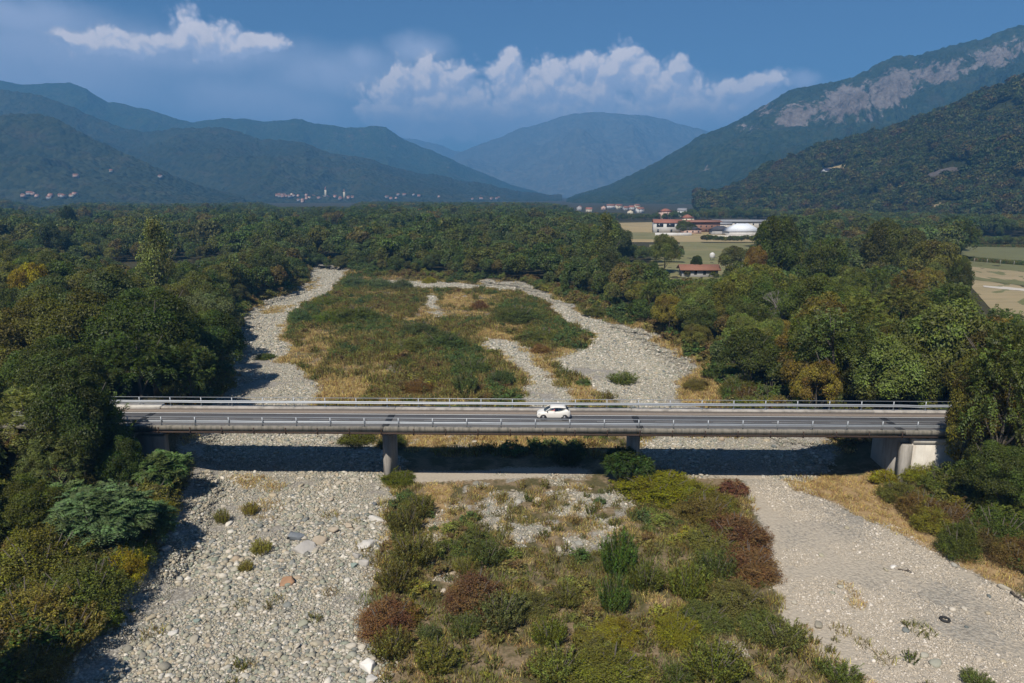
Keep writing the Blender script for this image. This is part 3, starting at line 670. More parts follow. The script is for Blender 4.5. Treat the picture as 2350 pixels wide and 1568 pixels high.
    MB().add([(1.37,-.56,1.38),(1.37,.56,1.38),(1.70,.62,1.09),(1.70,-.62,1.09)], [(0,1,2,3)]).build('rear_window', MAT['black'], car)
    MB().box((-1.925,-.32,.52),(-1.86,.32,.66)).build('grille', MAT['black'], car)
    MB().box((-1.935,-.5,.30),(-1.80,.5,.40)).build('air_intake', MAT['black'], car)
    MB().box((-.9,-.72,.55),(1.5,.72,.80)).build('cabin_floor', MAT['black'], car)
    for y in (-.36, .36):
        MB().box((.28,y-.24,.75),(.44,y+.24,1.26),.04).build('seat', MAT['black'], car)
    MB().tube([(-.34,-.36+.17*math.cos(a),.98+.17*math.sin(a)) for a in np.linspace(0, 2*math.pi, 13)], .018, 5).build('steering_wheel', MAT['black'], car)
    # driver (on the near side): one continuous skinned figure, seated, hands on the wheel
    def skinned(name, verts, edges, rad, mat, parent, sub=2):
        me = bpy.data.meshes.new(name); me.from_pydata(verts, edges, []); o = link(name, me, parent)
        o.modifiers.new('skin', 'SKIN'); sv = me.skin_vertices[0].data
        for i, r_ in enumerate(rad): sv[i].radius = (r_, r_) if not hasattr(r_, '__len__') else r_
        sv[0].use_root = True; ss = o.modifiers.new('sub', 'SUBSURF'); ss.levels = sub; ss.render_levels = sub
        me.materials.append(mat); return o
    dr = thing('person', 'driver in a pink top seated behind the open window of the white car', 'person', p, B_YAW)
    x, y = .12, -.36
    V = [(x+.06,y,.86),(x+.05,y,1.02),(x+.04,y,1.17),(x+.02,y,1.25),(x-.01,y,1.33),(x-.02,y,1.41),
         (x+.03,y-.16,1.17),(x-.16,y-.20,1.05),(x-.36,y-.15,1.03),(x-.43,y-.13,1.04),
         (x+.03,y+.16,1.17),(x-.14,y+.19,1.02),(x-.36,y+.15,1.03),(x-.43,y+.13,1.04),
         (x+.0,y-.09,.84),(x-.42,y-.12,.92),(x-.6,y-.11,.62),(x-.72,y-.11,.60),(x+.0,y+.09,.84),(x-.42,y+.12,.92),(x-.6,y+.11,.62),(x-.72,y+.11,.60)]
    E = [(0,1),(1,2),(2,3),(3,4),(4,5),(2,6),(6,7),(7,8),(8,9),(2,10),(10,11),(11,12),(12,13),(0,14),(14,15),(15,16),(16,17),(0,18),(18,19),(19,20),(20,21)]
    rad = [.13,.13,.14,.055,.075,.06,.055,.045,.033,.035,.055,.045,.033,.035,.085,.065,.045,.04,.085,.065,.045,.04]
    skinned('body', V, E, rad, MAT['skin'], dr)
    skinned('shirt', V[:4]+[V[6], V[7], V[10], V[11]], [(0,1),(1,2),(2,3),(2,4),(4,5),(2,6),(6,7)], [.145,.145,.152,.065,.068,.056,.068,.056], MAT['pink'], dr)
    skinned('trousers', [V[0]]+V[14:17]+V[18:21], [(0,1),(1,2),(2,3),(0,4),(4,5),(5,6)], [.142,.095,.075,.052,.095,.075,.052], MAT['trouser'], dr)
    skinned('hair', [(x+.03,y,1.33),(x+.03,y,1.40),(x+.0,y,1.455)], [(0,1),(1,2)], [.065,.08,.055], MAT['hair'], dr)
    return car
build_car()

# ------------------------------------------------------------------ buildings
WALLS = {k: plain('plaster_'+k, c, 0.9, scale=0.6, var=0.12, stain=((c[0]*.6, c[1]*.58, c[2]*.55), (0.5, 0.5, 0.1), 0.4)) for k, c in
         {'white': (.60,.59,.57), 'cream': (.62,.55,.42), 'yellow': (.80,.68,.30), 'pink': (.55,.38,.31), 'grey': (.38,.37,.36), 'terracotta': (.30,.165,.12), 'offwhite': (.60,.57,.52)}.items()}
ROOFS = {k: plain('roof_'+k, c, 0.85, scale=1.5, var=0.3) for k, c in
         {'red': (.29,.115,.075), 'brown': (.24,.11,.07), 'orange': (.42,.16,.08), 'grey': (.25,.25,.26), 'dark': (.055,.055,.065), 'white': (.74,.77,.82), 'panel': (.03,.035,.07)}.items()}
MAT['pane'] = plain('dark_window', (0.02, 0.022, 0.026), 0.2)
HM = {}
def house(name, label, cat, loc, rz, L, W, H, RHt, wall, roof, windows=0, group=None, over=0.5, openings=None, hip=False):
    o = thing(name, label, cat, loc, rz, group)
    key = (L, W, H, RHt, wall, roof, over, hip)
    if key not in HM:
        w = MB().prism([(-W/2, -1.5), (W/2, -1.5), (W/2, H), (0, H+RHt*0.96), (-W/2, H)], -L/2, L/2).mesh('wall', WALLS[wall])
        e = over; k = RHt/(W/2)
        if hip:
            zb = H-e*k; q = L/2+e; qw = W/2+e; rl = max(L/2-W/2, 0.3)
            r = MB().add([(-q,-qw,zb),(q,-qw,zb),(q,qw,zb),(-q,qw,zb),(-rl,0,H+RHt+.15),(rl,0,H+RHt+.15)], [(0,1,5,4),(1,2,5),(2,3,4,5),(3,0,4),(0,3,2,1)]).mesh('roof', ROOFS[roof])
        else:
            r = MB().prism([(-W/2-e, H-e*k+.05), (0, H+RHt+.05), (W/2+e, H-e*k+.05), (W/2+e, H-e*k+.3), (0, H+RHt+.32), (-W/2-e, H-e*k+.3)], -L/2-e, L/2+e).mesh('roof', ROOFS[roof])
        HM[key] = (w, r)
    w, r = HM[key]
    if hip: w = MB().box((-L/2,-W/2,-1.5),(L/2,W/2,H)).mesh('wall', WALLS[wall])
    link('wall', w, o); link('roof', r, o)
    if windows:
        key2 = ('win',)
        if key2 not in HM: HM[key2] = (MB().box((-.5,-.04,0),(.5,.04,1.3)).mesh('window', MAT['pane']),)
        for fl in range(max(1, int(H//2.9))):
            for i in range(windows):
                link('window', HM[key2][0], o, loc=(-L/2+(i+.5)*L/windows, -W/2-.02, 0.9+fl*2.9))
        link('window', HM[key2][0], o, loc=(-L/2-.02, 0, 1.0), rot=(0, 0, math.pi/2)); link('window', HM[key2][0], o, loc=(L/2+.02, 0, 1.0), rot=(0, 0, math.pi/2))
    for (x0, x1, z0, z1) in openings or []:
        MB().box((x0, -W/2-.05, z0), (x1, -W/2+.05, z1)).build('opening', MAT['pane'], o)
    return o
def onp(u, v): 
    p = G(u, v, 2.6); p = G(u, v, float(plain_z(p[1]))); return p
# farm beyond the straw field
p = onp(1530, 534); FD = p[1]
px = lambda n, d: n*d/FPX
h = house('farmhouse', 'white two storey farmhouse with red roof and dark loggia openings beside straw field', 'house', p, R(-4), 21, 10, 7.6, 2.2, 'white', 'red', 0,
      openings=[(-8.5,-3.5,4.4,6.9),(-1.0,5.0,4.4,6.9),(6.5,9.5,4.4,6.5),(-8,-6.6,.6,2.8),(2,3.4,.6,2.8)])
p2 = onp(1545, 541); tag(MB().box((-13,-.2,-1),(13,.2,2.0)).build('garden_wall', WALLS['white'], loc=p2), 'long white garden wall in front of the white farmhouse', 'wall')
p = onp(1612, 534)
house('barn', 'long brown barn with terracotta upper wall and flat brown roof', 'barn', p+np.array((0,12,0)), R(2), 30, 12, 7.8, 1.0, 'terracotta', 'brown', 7, over=1.4)
house('shed', 'low shed with dark grey hipped roof before the long barn', 'shed', onp(1585, 536), R(5), 13, 9, 3.4, 2.2, 'pink', 'dark', 3, hip=True)
house('farmhouse', 'small house with steep red hipped roof behind the long barn', 'house', onp(1590, 527)+np.array((0,20,0)), R(8), 9, 8, 9.2, 2.4, 'cream', 'red', 2, hip=True)
house('warehouse', 'low white warehouse under a long grey roof left of the dark tree', 'warehouse', onp(1705, 528)+np.array((0,10,0)), R(-3), 44, 12, 6.6, 1.1, 'offwhite', 'grey', 9, over=1.0)
house('shed', 'off white shed with shallow pale roof between barn and warehouse', 'shed', onp(1655, 530), R(-8), 15, 9, 5.4, 1.0, 'offwhite', 'grey', 4)
house('storehouse', 'white hall with broad pale bluish white pitched roof by the field', 'hall', onp(1702, 540), R(3), 24, 16, 3.4, 4.8, 'white', 'white', 0, hip=True)
house('shed', 'dark roofed open shed left of the white hall', 'shed', onp(1652, 538), R(0), 14, 9, 3.4, 2.6, 'grey', 'dark', 0, hip=True)
tag(MB().box((-22,-.2,-1),(22,.2,1.3)).build('garden_wall', WALLS['offwhite'], loc=onp(1690, 545)), 'low off white boundary wall in front of the white hall', 'wall')
house('farmhouse', 'low farm building with brown tiled roof among trees near the river', 'house', onp(1602, 634), R(-3), 13, 6, 2.8, 1.3, 'grey', 'brown', 4, over=0.9)
house('yellow_house', 'bright yellow house with white trim at foot of wooded hill', 'house', onp(1952, 512)+np.array((0,30,0)), R(62), 18, 10, 6.5, 2.5, 'yellow', 'grey', 3)
house('farmhouse', 'red roofed house in the trees behind the white farmhouse', 'house', onp(1572, 512)+np.array((0,90,0)), R(12), 13, 10, 9.5, 2.6, 'pink', 'red', 3, hip=True)
house('farmhouse', 'small grey roofed white house behind the red roofed house', 'house', onp(1630, 510)+np.array((0,120,0)), R(-20), 10, 9, 9.0, 2.4, 'white', 'grey', 2)
house('shed', 'small white shed right of the tall dark tree', 'shed', onp(1842, 527), R(10), 12, 6, 3.0, 1.2, 'white', 'grey', 2)
house('stone_house', 'red brick house at the far left edge by a meadow', 'house', onp(2, 505), R(20), 9, 8, 5.5, 2.2, 'terracotta', 'brown', 2)
def hillz(name, x, y, k=0):
    best = None
    for X, Y, Z in HILLS[name]:
        d = (X-x)**2+(Y-y)**2; i = np.unravel_index(np.argmin(d), d.shape); best = Z[i]
    return float(best)
def on_hill(name, u, v):
    """first point of the named hill under that picture position"""
    X, Y, Z = HILLS[name][-1]; uu, vv = proj(X, Y, Z); d = (uu-u)**2+(vv-v)**2
    i = np.unravel_index(np.argmin(d), d.shape); return np.array((X[i], Y[i], Z[i]))
q = on_hill('right_wooded_hill', 1910, 402)
house('hill_house', 'long low house with dark solar panel roof in the hillside clearing', 'house', q+np.array((0,0,1)), R(12), 30, 9, 5.0, 2.6, 'white', 'panel', 6)
# village right of centre and the villages at the feet of the ridges
vr = random.Random(5)
VIL = [(1330,480),(1345,474),(1352,486),(1368,479),(1385,474),(1392,484),(1402,470),(1412,480),(1420,472),(1428,488),(1436,478),(1442,468),(1450,474),(1456,484),(1462,470),(1470,466),(1446,496),(1388,493),(1468,490),(1410,490)]
for i, (u, v) in enumerate(VIL[::2]):
    d = 900+ (500-v)*12; q = AT(u, v, d); q[2] = max(q[2]-6, float(plain_z(d)))
    house('village_house', 'small red roofed village house below the wooded hill', 'house', q, R(vr.choice((0, 20, 80, -15))), vr.choice((9, 11, 15)), 8, vr.choice((4.5, 6)), 2.2,
          vr.choice(('white','cream','pink','pink','grey')), vr.choice(('red','brown','brown')), 2, group='village houses right of centre')
def village(name, hill, pts, n, label, group, spread):
    for i in range(n):
        u, v = vr.choice(pts); u += vr.uniform(-1, 1)*spread[0]; v += vr.uniform(-1, 1)*spread[1]
        q = on_hill(hill, u, v); q[2] += 1.5
        house('village_house', label, 'house', q, R(vr.choice((0, 30, 75, -25))), vr.choice((7, 9, 11)), 7, vr.choice((3.5, 4.5)), 2.2,
              vr.choice(('grey','pink','grey','pink','cream')), vr.choice(('brown','brown','red')), 0, group=group)
village('town', 'left_middle_ridge', [(640,452),(670,450),(700,455),(720,454),(740,456),(760,455),(780,456),(795,459),(690,462)], 34, 'tiny red roofed house in the hazy left hillside town', 'houses of the left hillside town', (16, 4))
village('hamlet', 'left_middle_ridge', [(900,456),(940,452),(1000,454),(1060,456),(1120,456)], 16, 'tiny pale house in the hazy valley hamlet near the centre', 'houses of the central hamlet', (26, 3))
village('edge', 'left_near_ridge', [(90,452),(130,455),(160,452),(60,450),(300,448)], 12, 'tiny red roofed house under the left wooded ridge', 'houses under the left ridge', (18, 4))
village('slope', 'left_near_ridge', [(255,395),(365,405),(180,408),(100,380)], 5, 'lone pale house on the left wooded slope', 'lone houses on the left slope', (8, 4))
for u, v, hgt, lab in [(748, 446, 34, 'pale church bell tower with spire above the left hillside town'), (790, 449, 30, 'thin dark church spire at the right of the hillside town')]:
    q = on_hill('left_middle_ridge', u, v+8); t = thing('church_tower', lab, 'tower', q)
    MB().box((-2.6,-2.6,-2),(2.6,2.6,hgt*.7)).build('wall', WALLS['cream'], t)
    MB().add([(-3,-3,hgt*.7),(3,-3,hgt*.7),(3,3,hgt*.7),(-3,3,hgt*.7),(0,0,hgt)], [(0,1,4),(1,2,4),(2,3,4),(3,0,4),(0,3,2,1)]).build('roof', ROOFS['brown'], t)
# ------------------------------------------------------------------ plants: shapes
def unit(v): return v/np.maximum(np.linalg.norm(v, axis=-1, keepdims=True), 1e-9)
def leaves(P, Nn, size, lump, r, asp=0.5, along=None):
    """bent kite-shaped leaf clumps: returns verts, faces, lump attribute"""
    n = len(P)
    rnd = unit(r.normal(size=(n, 3)))
    T = unit(np.cross(Nn, rnd)) if along is None else unit(along-Nn*np.sum(along*Nn, 1, keepdims=True))
    B = np.cross(Nn, T); s = size[:, None]
    V = np.stack([P-T*s*0.5, P+B*s*asp*0.5-Nn*s*0.10, P+T*s*0.5, P-B*s*asp*0.5-Nn*s*0.10], 1).reshape(-1, 3)
    a = np.arange(n)*4
    return V, np.stack([a, a+1, a+2, a+3], 1), np.repeat(lump, 4)
def crown_round(seed, nl, nleaf, leaf, zlo=0.14, w=0.5, pear=0.15, lump=(0.08, 0.2), holes=0.27):
    r = np.random.default_rng(seed)
    zc = (1+zlo)/2; hh = (1-zlo)/2
    d = unit(r.normal(size=(nl, 3))); d[:, 2] = np.where(d[:, 2] < -0.45, -d[:, 2], d[:, 2])
    rad = 1-np.abs(r.normal(0, 0.26, nl)); rad = np.clip(rad, 0.25, 1.08)
    for _ in range(6):
        dd = unit(r.normal(size=3)); rad = rad*(1+r.uniform(-.34, .30)*np.exp(-((1-d@dd)/.35)**2))
    C = d*rad[:, None]
    wz = 1-pear*C[:, 2]
    lr = r.uniform(*lump, nl)
    C = np.stack([C[:, 0]*(w-lr*.7)*wz, C[:, 1]*(w-lr*.7)*wz, zc+C[:, 2]*(hh-lr*.7)], 1)
    bend = r.normal(0, 0.05, 2); C[:, 0] += bend[0]*C[:, 2]; C[:, 1] += bend[1]*C[:, 2]
    lt = r.random(nl)
    k = r.choice(nl, nleaf, p=lr**2/np.sum(lr**2))
    q = unit(r.normal(size=(nleaf, 3))+np.array((0, 0, 0.45)))
    outw = unit((C[k]-np.array((0, 0, zc-.1)))*np.array((1, 1, .7)))
    q = unit(q+outw*0.75)
    rr = lr[k]*np.clip(1.06-np.abs(r.normal(0, holes, nleaf)), 0.3, 1.2)
    P = C[k]+q*rr[:, None]*np.array((1, 1, 0.8))
    Nn = unit(q*0.8+r.normal(size=(nleaf, 3))*0.55+np.array((0, 0, .35)))
    return leaves(P, Nn, leaf*r.uniform(.6, 1.35, nleaf), lt[k], r)
def crown_tall(seed, nleaf, leaf, w=0.28):
    r = np.random.default_rng(seed); nl = 46
    z = r.uniform(0.12, 0.97, nl); prof = np.sin(np.clip((z-.02)/1.0, 0, 1)**0.75*math.pi)**0.7
    a = r.uniform(0, 2*math.pi, nl); rad = prof*w*r.uniform(.2, 1.0, nl)
    C = np.stack([np.cos(a)*rad, np.sin(a)*rad, z], 1); lr = r.uniform(.05, .11, nl); lt = r.random(nl)
    k = r.integers(0, nl, nleaf); q = unit(r.normal(size=(nleaf, 3))+np.array((0, 0, .3)))
    P = C[k]+q*(lr[k]*np.clip(1.1-np.abs(r.normal(0, .35, nleaf)), .2, 1.3))[:, None]*np.array((1, 1, 1.5))
    return leaves(P, unit(q+r.normal(size=(nleaf, 3))*.8), leaf*r.uniform(.6, 1.3, nleaf), lt[k], r)
def fronds(O, D, L, lt, r, pairs=9, width=0.26, droop=0.9):
    """pinnate leaves starting at O along D, arching over"""
    n = len(O); t = np.linspace(.12, 1, pairs)
    side = unit(np.cross(D, np.array((0, 0, 1.))+r.normal(0, .15, (n, 3))))
    P = O[:, None]+D[:, None]*(L[:, None]*t)[..., None]+np.array((0, 0, -1.))*(droop*L[:, None]*t**2*.55)[..., None]
    Tn = unit(D[:, None]+np.array((0, 0, -1.))*(droop*1.1*t)[None, :, None])
    up = unit(np.cross(np.broadcast_to(side[:, None], Tn.shape), Tn))
    Vs, Fs, As, off = [], [], [], 0
    for sg in (-1, 1):
        ll = (L[:, None]*width*np.sin(np.clip(t*.92+.12, 0, 1)*math.pi)**.6)
        dirv = unit(side[:, None]*sg+Tn*.35-up*.28+r.normal(0, .08, Tn.shape))
        c = P+dirv*ll[..., None]*.5
        nn = unit(np.cross(dirv, Tn)*sg*-1+r.normal(0, .12, Tn.shape))
        V, F, A = leaves(c.reshape(-1, 3), nn.reshape(-1, 3), ll.ravel(), np.repeat(lt, pairs), r, asp=.42, along=dirv.reshape(-1, 3))
        Vs.append(V); Fs.append(F+off); As.append(A); off += len(V)
    return np.concatenate(Vs), np.concatenate(Fs), np.concatenate(As)
def crown_feather(seed, nl, per, L, zlo=.2, w=.5, pairs=7):
    r = np.random.default_rng(seed)
    d = unit(r.normal(size=(nl, 3))+np.array((0, 0, .25))); d[:, 2] = np.where(d[:, 2] < -.3, -d[:, 2], d[:, 2])
    rad = r.uniform(.55, 1.0, nl)[:, None]; zc = (1+zlo)/2; hh = (1-zlo)/2
    C = d*rad*np.array((w*.82, w*.82, hh*.86))+np.array((0, 0, zc)); lt = r.random(nl)
    k = np.repeat(np.arange(nl), per)
    D = unit(unit(d[k])*.9+r.normal(size=(len(k), 3))*.75+np.array((0, 0, .25)))
    O = C[k]+r.normal(size=(len(k), 3))*.025
    return fronds(O, D, L*r.uniform(.7, 1.25, len(k)), lt[k], r, pairs)
def crown_bush(seed, nleaf, leaf, nl=34, lump=(.07, .17), asp=.5):
    nl = int(nl*1.9)
    r = np.random.default_rng(seed)
    a = r.uniform(0, 2*math.pi, nl); e = np.arcsin(r.uniform(0, 1, nl)); rad = r.uniform(.5, 1, nl)**.6
    lr = r.uniform(*lump, nl); lt = r.random(nl)
    hv_ = r.uniform(.55, 1.0, nl)*(1-.5*np.cos(e)*rad*r.random(nl))
    C = np.stack([np.cos(a)*np.cos(e)*rad*(.52-lr*.6), np.sin(a)*np.cos(e)*rad*(.52-lr*.6), .06+np.sin(e)*rad*(.92-lr*.8)*hv_], 1)
    k = r.choice(nl, nleaf, p=lr**2/np.sum(lr**2)); q = unit(r.normal(size=(nleaf, 3))+np.array((0, 0, .5)))
    P = C[k]+q*(lr[k]*np.clip(1.08-np.abs(r.normal(0, .3, nleaf)), .2, 1.25))[:, None]; P[:, 2] = np.abs(P[:, 2])
    m = r.random(nleaf) < .22; ns_ = max(14, nl//2); sh = r.integers(0, nl, ns_); w_ = r.integers(0, ns_, nleaf); tt = r.random(nleaf)**.8
    tip = C[sh]+np.stack([r.normal(0, .09, ns_), r.normal(0, .09, ns_), r.uniform(.10, .34, ns_)], 1)
    P = np.where(m[:, None], C[sh[w_]]+(tip-C[sh])[w_]*tt[:, None]+r.normal(0, .014, (nleaf, 3)), P)
    return leaves(P, unit(q*.7+r.normal(size=(nleaf, 3))*.6+np.array((0, 0, .3))), leaf*r.uniform(.6, 1.4, nleaf), lt[k], r, asp)
def crown_willow(seed, nst, per, leaf):
    """upright shoots set with narrow leaves"""
    r = np.random.default_rng(seed)
    a = r.uniform(0, 2*math.pi, nst); b = np.sqrt(r.random(nst))
    base = np.stack([np.cos(a)*b*.3, np.sin(a)*b*.3, np.zeros(nst)], 1); h = r.uniform(.5, 1, nst)*(1-.35*b)
    tip = base+np.stack([np.cos(a)*b*.24, np.sin(a)*b*.24, h], 1)+r.normal(0, .03, (nst, 3)); lt = r.random(nst)
    k = np.repeat(np.arange(nst), per); t = r.uniform(.12, 1, len(k))**.8
    D = unit(tip-base)[k]; P = base[k]+(tip-base)[k]*t[:, None]+r.normal(0, .016, (len(k), 3))
    al = unit(D+r.normal(size=(len(k), 3))*.45)
    return leaves(P, unit(np.cross(al, r.normal(size=(len(k), 3)))), leaf*r.uniform(.6, 1.3, len(k)), lt[k], r, .28, al)
def tuft(seed, nbl, rad, h, wid, lean=.45):
    r = np.random.default_rng(seed); a = r.uniform(0, 2*math.pi, nbl); b = np.sqrt(r.random(nbl))*rad
    base = np.stack([np.cos(a)*b, np.sin(a)*b, np.zeros(nbl)-.03], 1); ln = r.normal(0, lean, (nbl, 2)); hh = h*r.uniform(.45, 1.1, nbl)
    tip = base+np.stack([ln[:, 0]*hh, ln[:, 1]*hh, hh], 1); s = unit(np.stack([-ln[:, 1]+.01, ln[:, 0], np.zeros(nbl)], 1)+r.normal(0, .3, (nbl, 3)))*wid/2
    mid = (base+tip)/2+np.array((0, 0, .06))*hh[:, None]
    V = np.stack([base-s, base+s, mid+s*.8, mid-s*.8, tip], 1).reshape(-1, 3); i = np.arange(nbl)*5
    lt = np.repeat(r.random(nbl), 5)
    return V, [np.stack([i, i+1, i+2, i+3], 1), np.stack([i+3, i+2, i+4], 1)], lt
def mk(name, data, mat): 
    V, F, A = data; return mesh_np(name, V, F, mat, False, {'lump': ('FLOAT', A)})
def trunk_mesh(seed, top=.75, r0=.022, nl=7, spread=.3):
    r = random.Random(seed); b = MB(); pts = []; x = y = 0
    for i in range(6):
        t = i/5; pts.append((x, y, t*top-.03)); x += r.uniform(-.025, .025); y += r.uniform(-.025, .025)
    b.tube(pts, [r0*(1.25-.95*i/5) for i in range(6)], 7)
    for i in range(nl):
        k = r.randint(1, 4); p = pts[k]; a = r.uniform(0, 6.28); l = spread*r.uniform(.6, 1.1)
        m = (p[0]+math.cos(a)*l*.5, p[1]+math.sin(a)*l*.5, p[2]+l*.45); e = (p[0]+math.cos(a)*l*.95, p[1]+math.sin(a)*l*.95, p[2]+l*1.05)
        b.tube([p, m, e], [r0*.5, r0*.34, r0*.12], 5)
    return b.mesh('trunk', MAT['bark'])
def stems_mesh(seed, n=9):
    r = random.Random(seed); b = MB()
    for i in range(n):
        a = r.uniform(0, 6.28); l = r.uniform(.15, .38)
        b.tube([(math.cos(a)*.05, math.sin(a)*.05, -.06), (math.cos(a)*l*.55, math.sin(a)*l*.55, .35), (math.cos(a)*l, math.sin(a)*l, .75)], [.016, .011, .004], 4)
    return b.mesh('stem', MAT['bark'])

L_ = MAT['leaf']
SH = {
 'near_round': [mk('crown', crown_round(10+i, 80, 44000, .0205, .06), L_) for i in range(4)],
 'near_feather': [mk('crown', crown_feather(30+i, 130, 11, .115, .05), L_) for i in range(3)],
 'mid_round': [mk('crown', crown_round(50+i, 54, 18000, .030, .05, lump=(.09, .21)), L_) for i in range(4)],
 'mid_feather': [mk('crown', crown_feather(60+i, 90, 9, .13, .05, pairs=6), L_) for i in range(2)],
 'poplar': [mk('crown', crown_tall(70+i, 9000, .028), L_) for i in range(2)],
 'bush': [mk('foliage', crown_bush(80+i, 9000, .046), L_) for i in range(4)],
 'big_bush': [mk('foliage', crown_bush(85+i, 24000, .024, 60), L_) for i in range(2)],
 'small_bush': [mk('foliage', crown_bush(90+i, 3600, .066, 22), L_) for i in range(4)],
 'willow': [mk('foliage', crown_willow(100+i, 150, 46, .062), L_) for i in range(3)],
 'frond': [mk('foliage', crown_feather(110+i, 150, 10, .15, .0, pairs=9), L_) for i in range(2)],
}
TRUNKS = [trunk_mesh(i) for i in range(4)]; STEMS = [stems_mesh(i) for i in range(3)]
W_ = MAT['wood_leaf']
FAR = [mk('crown', crown_round(150+i, 36, 2600, .07, lump=(.14, .25)), W_) for i in range(5)]+[mk('crown', crown_tall(160, 1100, .075, .3), W_)]
HILLC = [mk('crown', crown_round(170+i, 20, 420, .16, .05, lump=(.17, .3)), MAT['hill_leaf']) for i in range(4)]
WEED = [mk('weed', tuft(180, 90, .75, .55, .05), MAT['weed']), mk('weed', crown_willow(184, 26, 12, .16), MAT['weed']), mk('weed', crown_willow(185, 26, 12, .16), MAT['weed']), mk('weed', tuft(181, 90, .75, .55, .05), MAT['dry_weed']), mk('weed', crown_willow(186, 26, 12, .14), MAT['dry_weed']), mk('weed', tuft(182, 90, .75, .5, .05), MAT['dry_weed'])]
UBUSH = [mk('foliage', crown_bush(190+i, 1500, .085, 16), SCRUBS[i]) for i in range(4)]
STRAW = [mk('straw', tuft(200+i, 130, .8, .42, .045, .6), MAT['straw']) for i in range(4)]

vrng = random.Random(11)
def tree(x, y, h, w, shape, col, label, group=None, z=None, name='broadleaf_tree', k=None, cat='tree', far=None):
    if z is None: z = float(hz(x, y))-0.1
    o = link(name, None, loc=(x, y, z), rot=(0, 0, vrng.uniform(0, 6.28)), scale=(w, w, h)); tag(o, label, cat, group)
    link('trunk', vrng.choice(TRUNKS), o)
    me = far if far is not None else (vrng.choice(SH[shape]) if k is None else SH[shape][k])
    c = link('crown', me, o); f = vrng.uniform(.9, 1.1); c.color = (col[0]*f, col[1]*f, col[2]*f, 1)
    return o
def shrub(x, y, h, w, shape, col, label, group=None, name='shrub', z=None, cat='shrub'):
    if z is None: z = float(hz(x, y))-0.04
    o = link(name, None, loc=(x, y, z), rot=(0, 0, vrng.uniform(0, 6.28)), scale=(w, w*vrng.uniform(.85, 1.15), h)); tag(o, label, cat, group)
    link('stems', vrng.choice(STEMS), o)
    c = link('foliage', vrng.choice(SH[shape]), o); f = vrng.uniform(.88, 1.12); c.color = (col[0]*f, col[1]*f, col[2]*f, 1)
    return o
PLACED = []; KNOWN = []
import re
def short(lab, kinds):
    w = lab.split()[:8]
    while w[-1] in ('the', 'of', 'at', 'in', 'by', 'on', 'a', 'an', 'and', 'to', 'before', 'above', 'behind', 'with', 'just', 'right', 'left', 'over', 'below', 'under', 'near', 'where', 'for', 'from', 'beside', 'between', 'small', 'large'): w.pop()
    return ' '.join(w)
SEEN = {}
_T = ['first', 'second', 'third', 'fourth', 'fifth', 'sixth', 'seventh', 'eighth', 'ninth', 'tenth', 'eleventh', 'twelfth', 'thirteenth', 'fourteenth', 'fifteenth', 'sixteenth', 'seventeenth', 'eighteenth', 'nineteenth', 'twentieth']+['twenty '+q for q in ('first', 'second', 'third', 'fourth', 'fifth', 'sixth', 'seventh', 'eighth', 'ninth')]+['thirtieth']+['thirty '+q for q in ('first', 'second', 'third', 'fourth', 'fifth', 'sixth', 'seventh', 'eighth', 'ninth')]+['fortieth']
def rel_label(col, kind, u, v, y, known, tail=''):
    d_ = [(abs(k[0]-u)+abs(k[1]-v)*1.4, k) for k in known]; k = min(d_, key=lambda q: q[0])[1]
    du = u-k[0]
    rel = 'in front of' if (abs(du) < 35 and y < k[2]) else 'behind' if abs(du) < 35 else 'left of' if du < 0 else 'right of'
    base = f'{col} {kind} {rel} the {k[3]}'; SEEN[base] = SEEN.get(base, 0)+1; i_ = SEEN[base]
    return base if i_ == 1 else f'{_T[min(i_, 40)-1]} largest '.replace('first ', '')+base
def T(u, vtop, d, wpx, shape, col, label, name='broadleaf_tree', sink=0):
    p = AT(u, vtop, d); zg_ = float(hz(p[0], d)); h = max(p[2]-zg_, 1.5); w = min(wpx*depth_of(d, p[2])/FPX, h*1.05)
    PLACED.append((p[0], d, w*.38)); KNOWN.append((u, vtop+30, d, short(label, 'tree|poplar|crown'))); return tree(p[0], d, h, w, shape, col, label, name=name)
DK = (.038,.056,.017); GR = (.058,.078,.022); OL = (.085,.088,.026); YG = (.15,.16,.025); YE = (.24,.19,.02); BR = (.13,.085,.035); RU = (.13,.085,.03); MA = (.125,.068,.048); GY = (.085,.10,.06); BG = (.045,.075,.040); PA = (.12,.13,.06); OLV = (.105,.098,.035)

# ------------------------------------------------------------------ trees that stand out
T(330,648,99,300,'near_round',DK,'huge dark green tree above the left end of the bridge')
T(150,640,97,260,'near_round',OL,'tall olive tree left of the huge dark one behind the bridge')
T(20,690,92,240,'near_round',OLV,'olive tree cut by the left picture edge behind the bridge')
T(455,700,108,190,'near_round',DK,'dark tree overhanging the left gravel channel just past the bridge')
T(465,665,128,140,'mid_round',GY,'grey green tree behind the dark trees of the left bank')
T(140,765,84,260,'near_round',(.05,.066,.02),'broad olive green tree leaning over the bridge approach on the left')
T(300,745,88,210,'near_feather',(.034,.05,.016),'blackish dense tree directly behind the left bridge railing')
T(425,775,94,150,'near_feather',(.05,.066,.022),'low dark tree beside the gravel behind the left bridge span')
T(340,510,158,175,'poplar',PA,'tall loose pale poplar rising above the left wood',name='poplar_tree')
T(260,600,150,120,'mid_round',OL,'round olive tree left of the pale poplar')
T(60,590,150,90,'mid_round',YE,'yellowing tree in the left wood')
T(640,600,228,120,'mid_round',(.05,.066,.034),'green grey tree where the left channel bends out of sight')
T(585,630,214,110,'mid_round',(.058,.07,.035),'bushy willow tree at the bend of the left channel')
T(690,600,262,70,'mid_round',DK,'dark tree at the tip of the left bank bend')
T(535,645,188,110,'mid_round',(.06,.062,.03),'brownish green tree on the inner left bank')
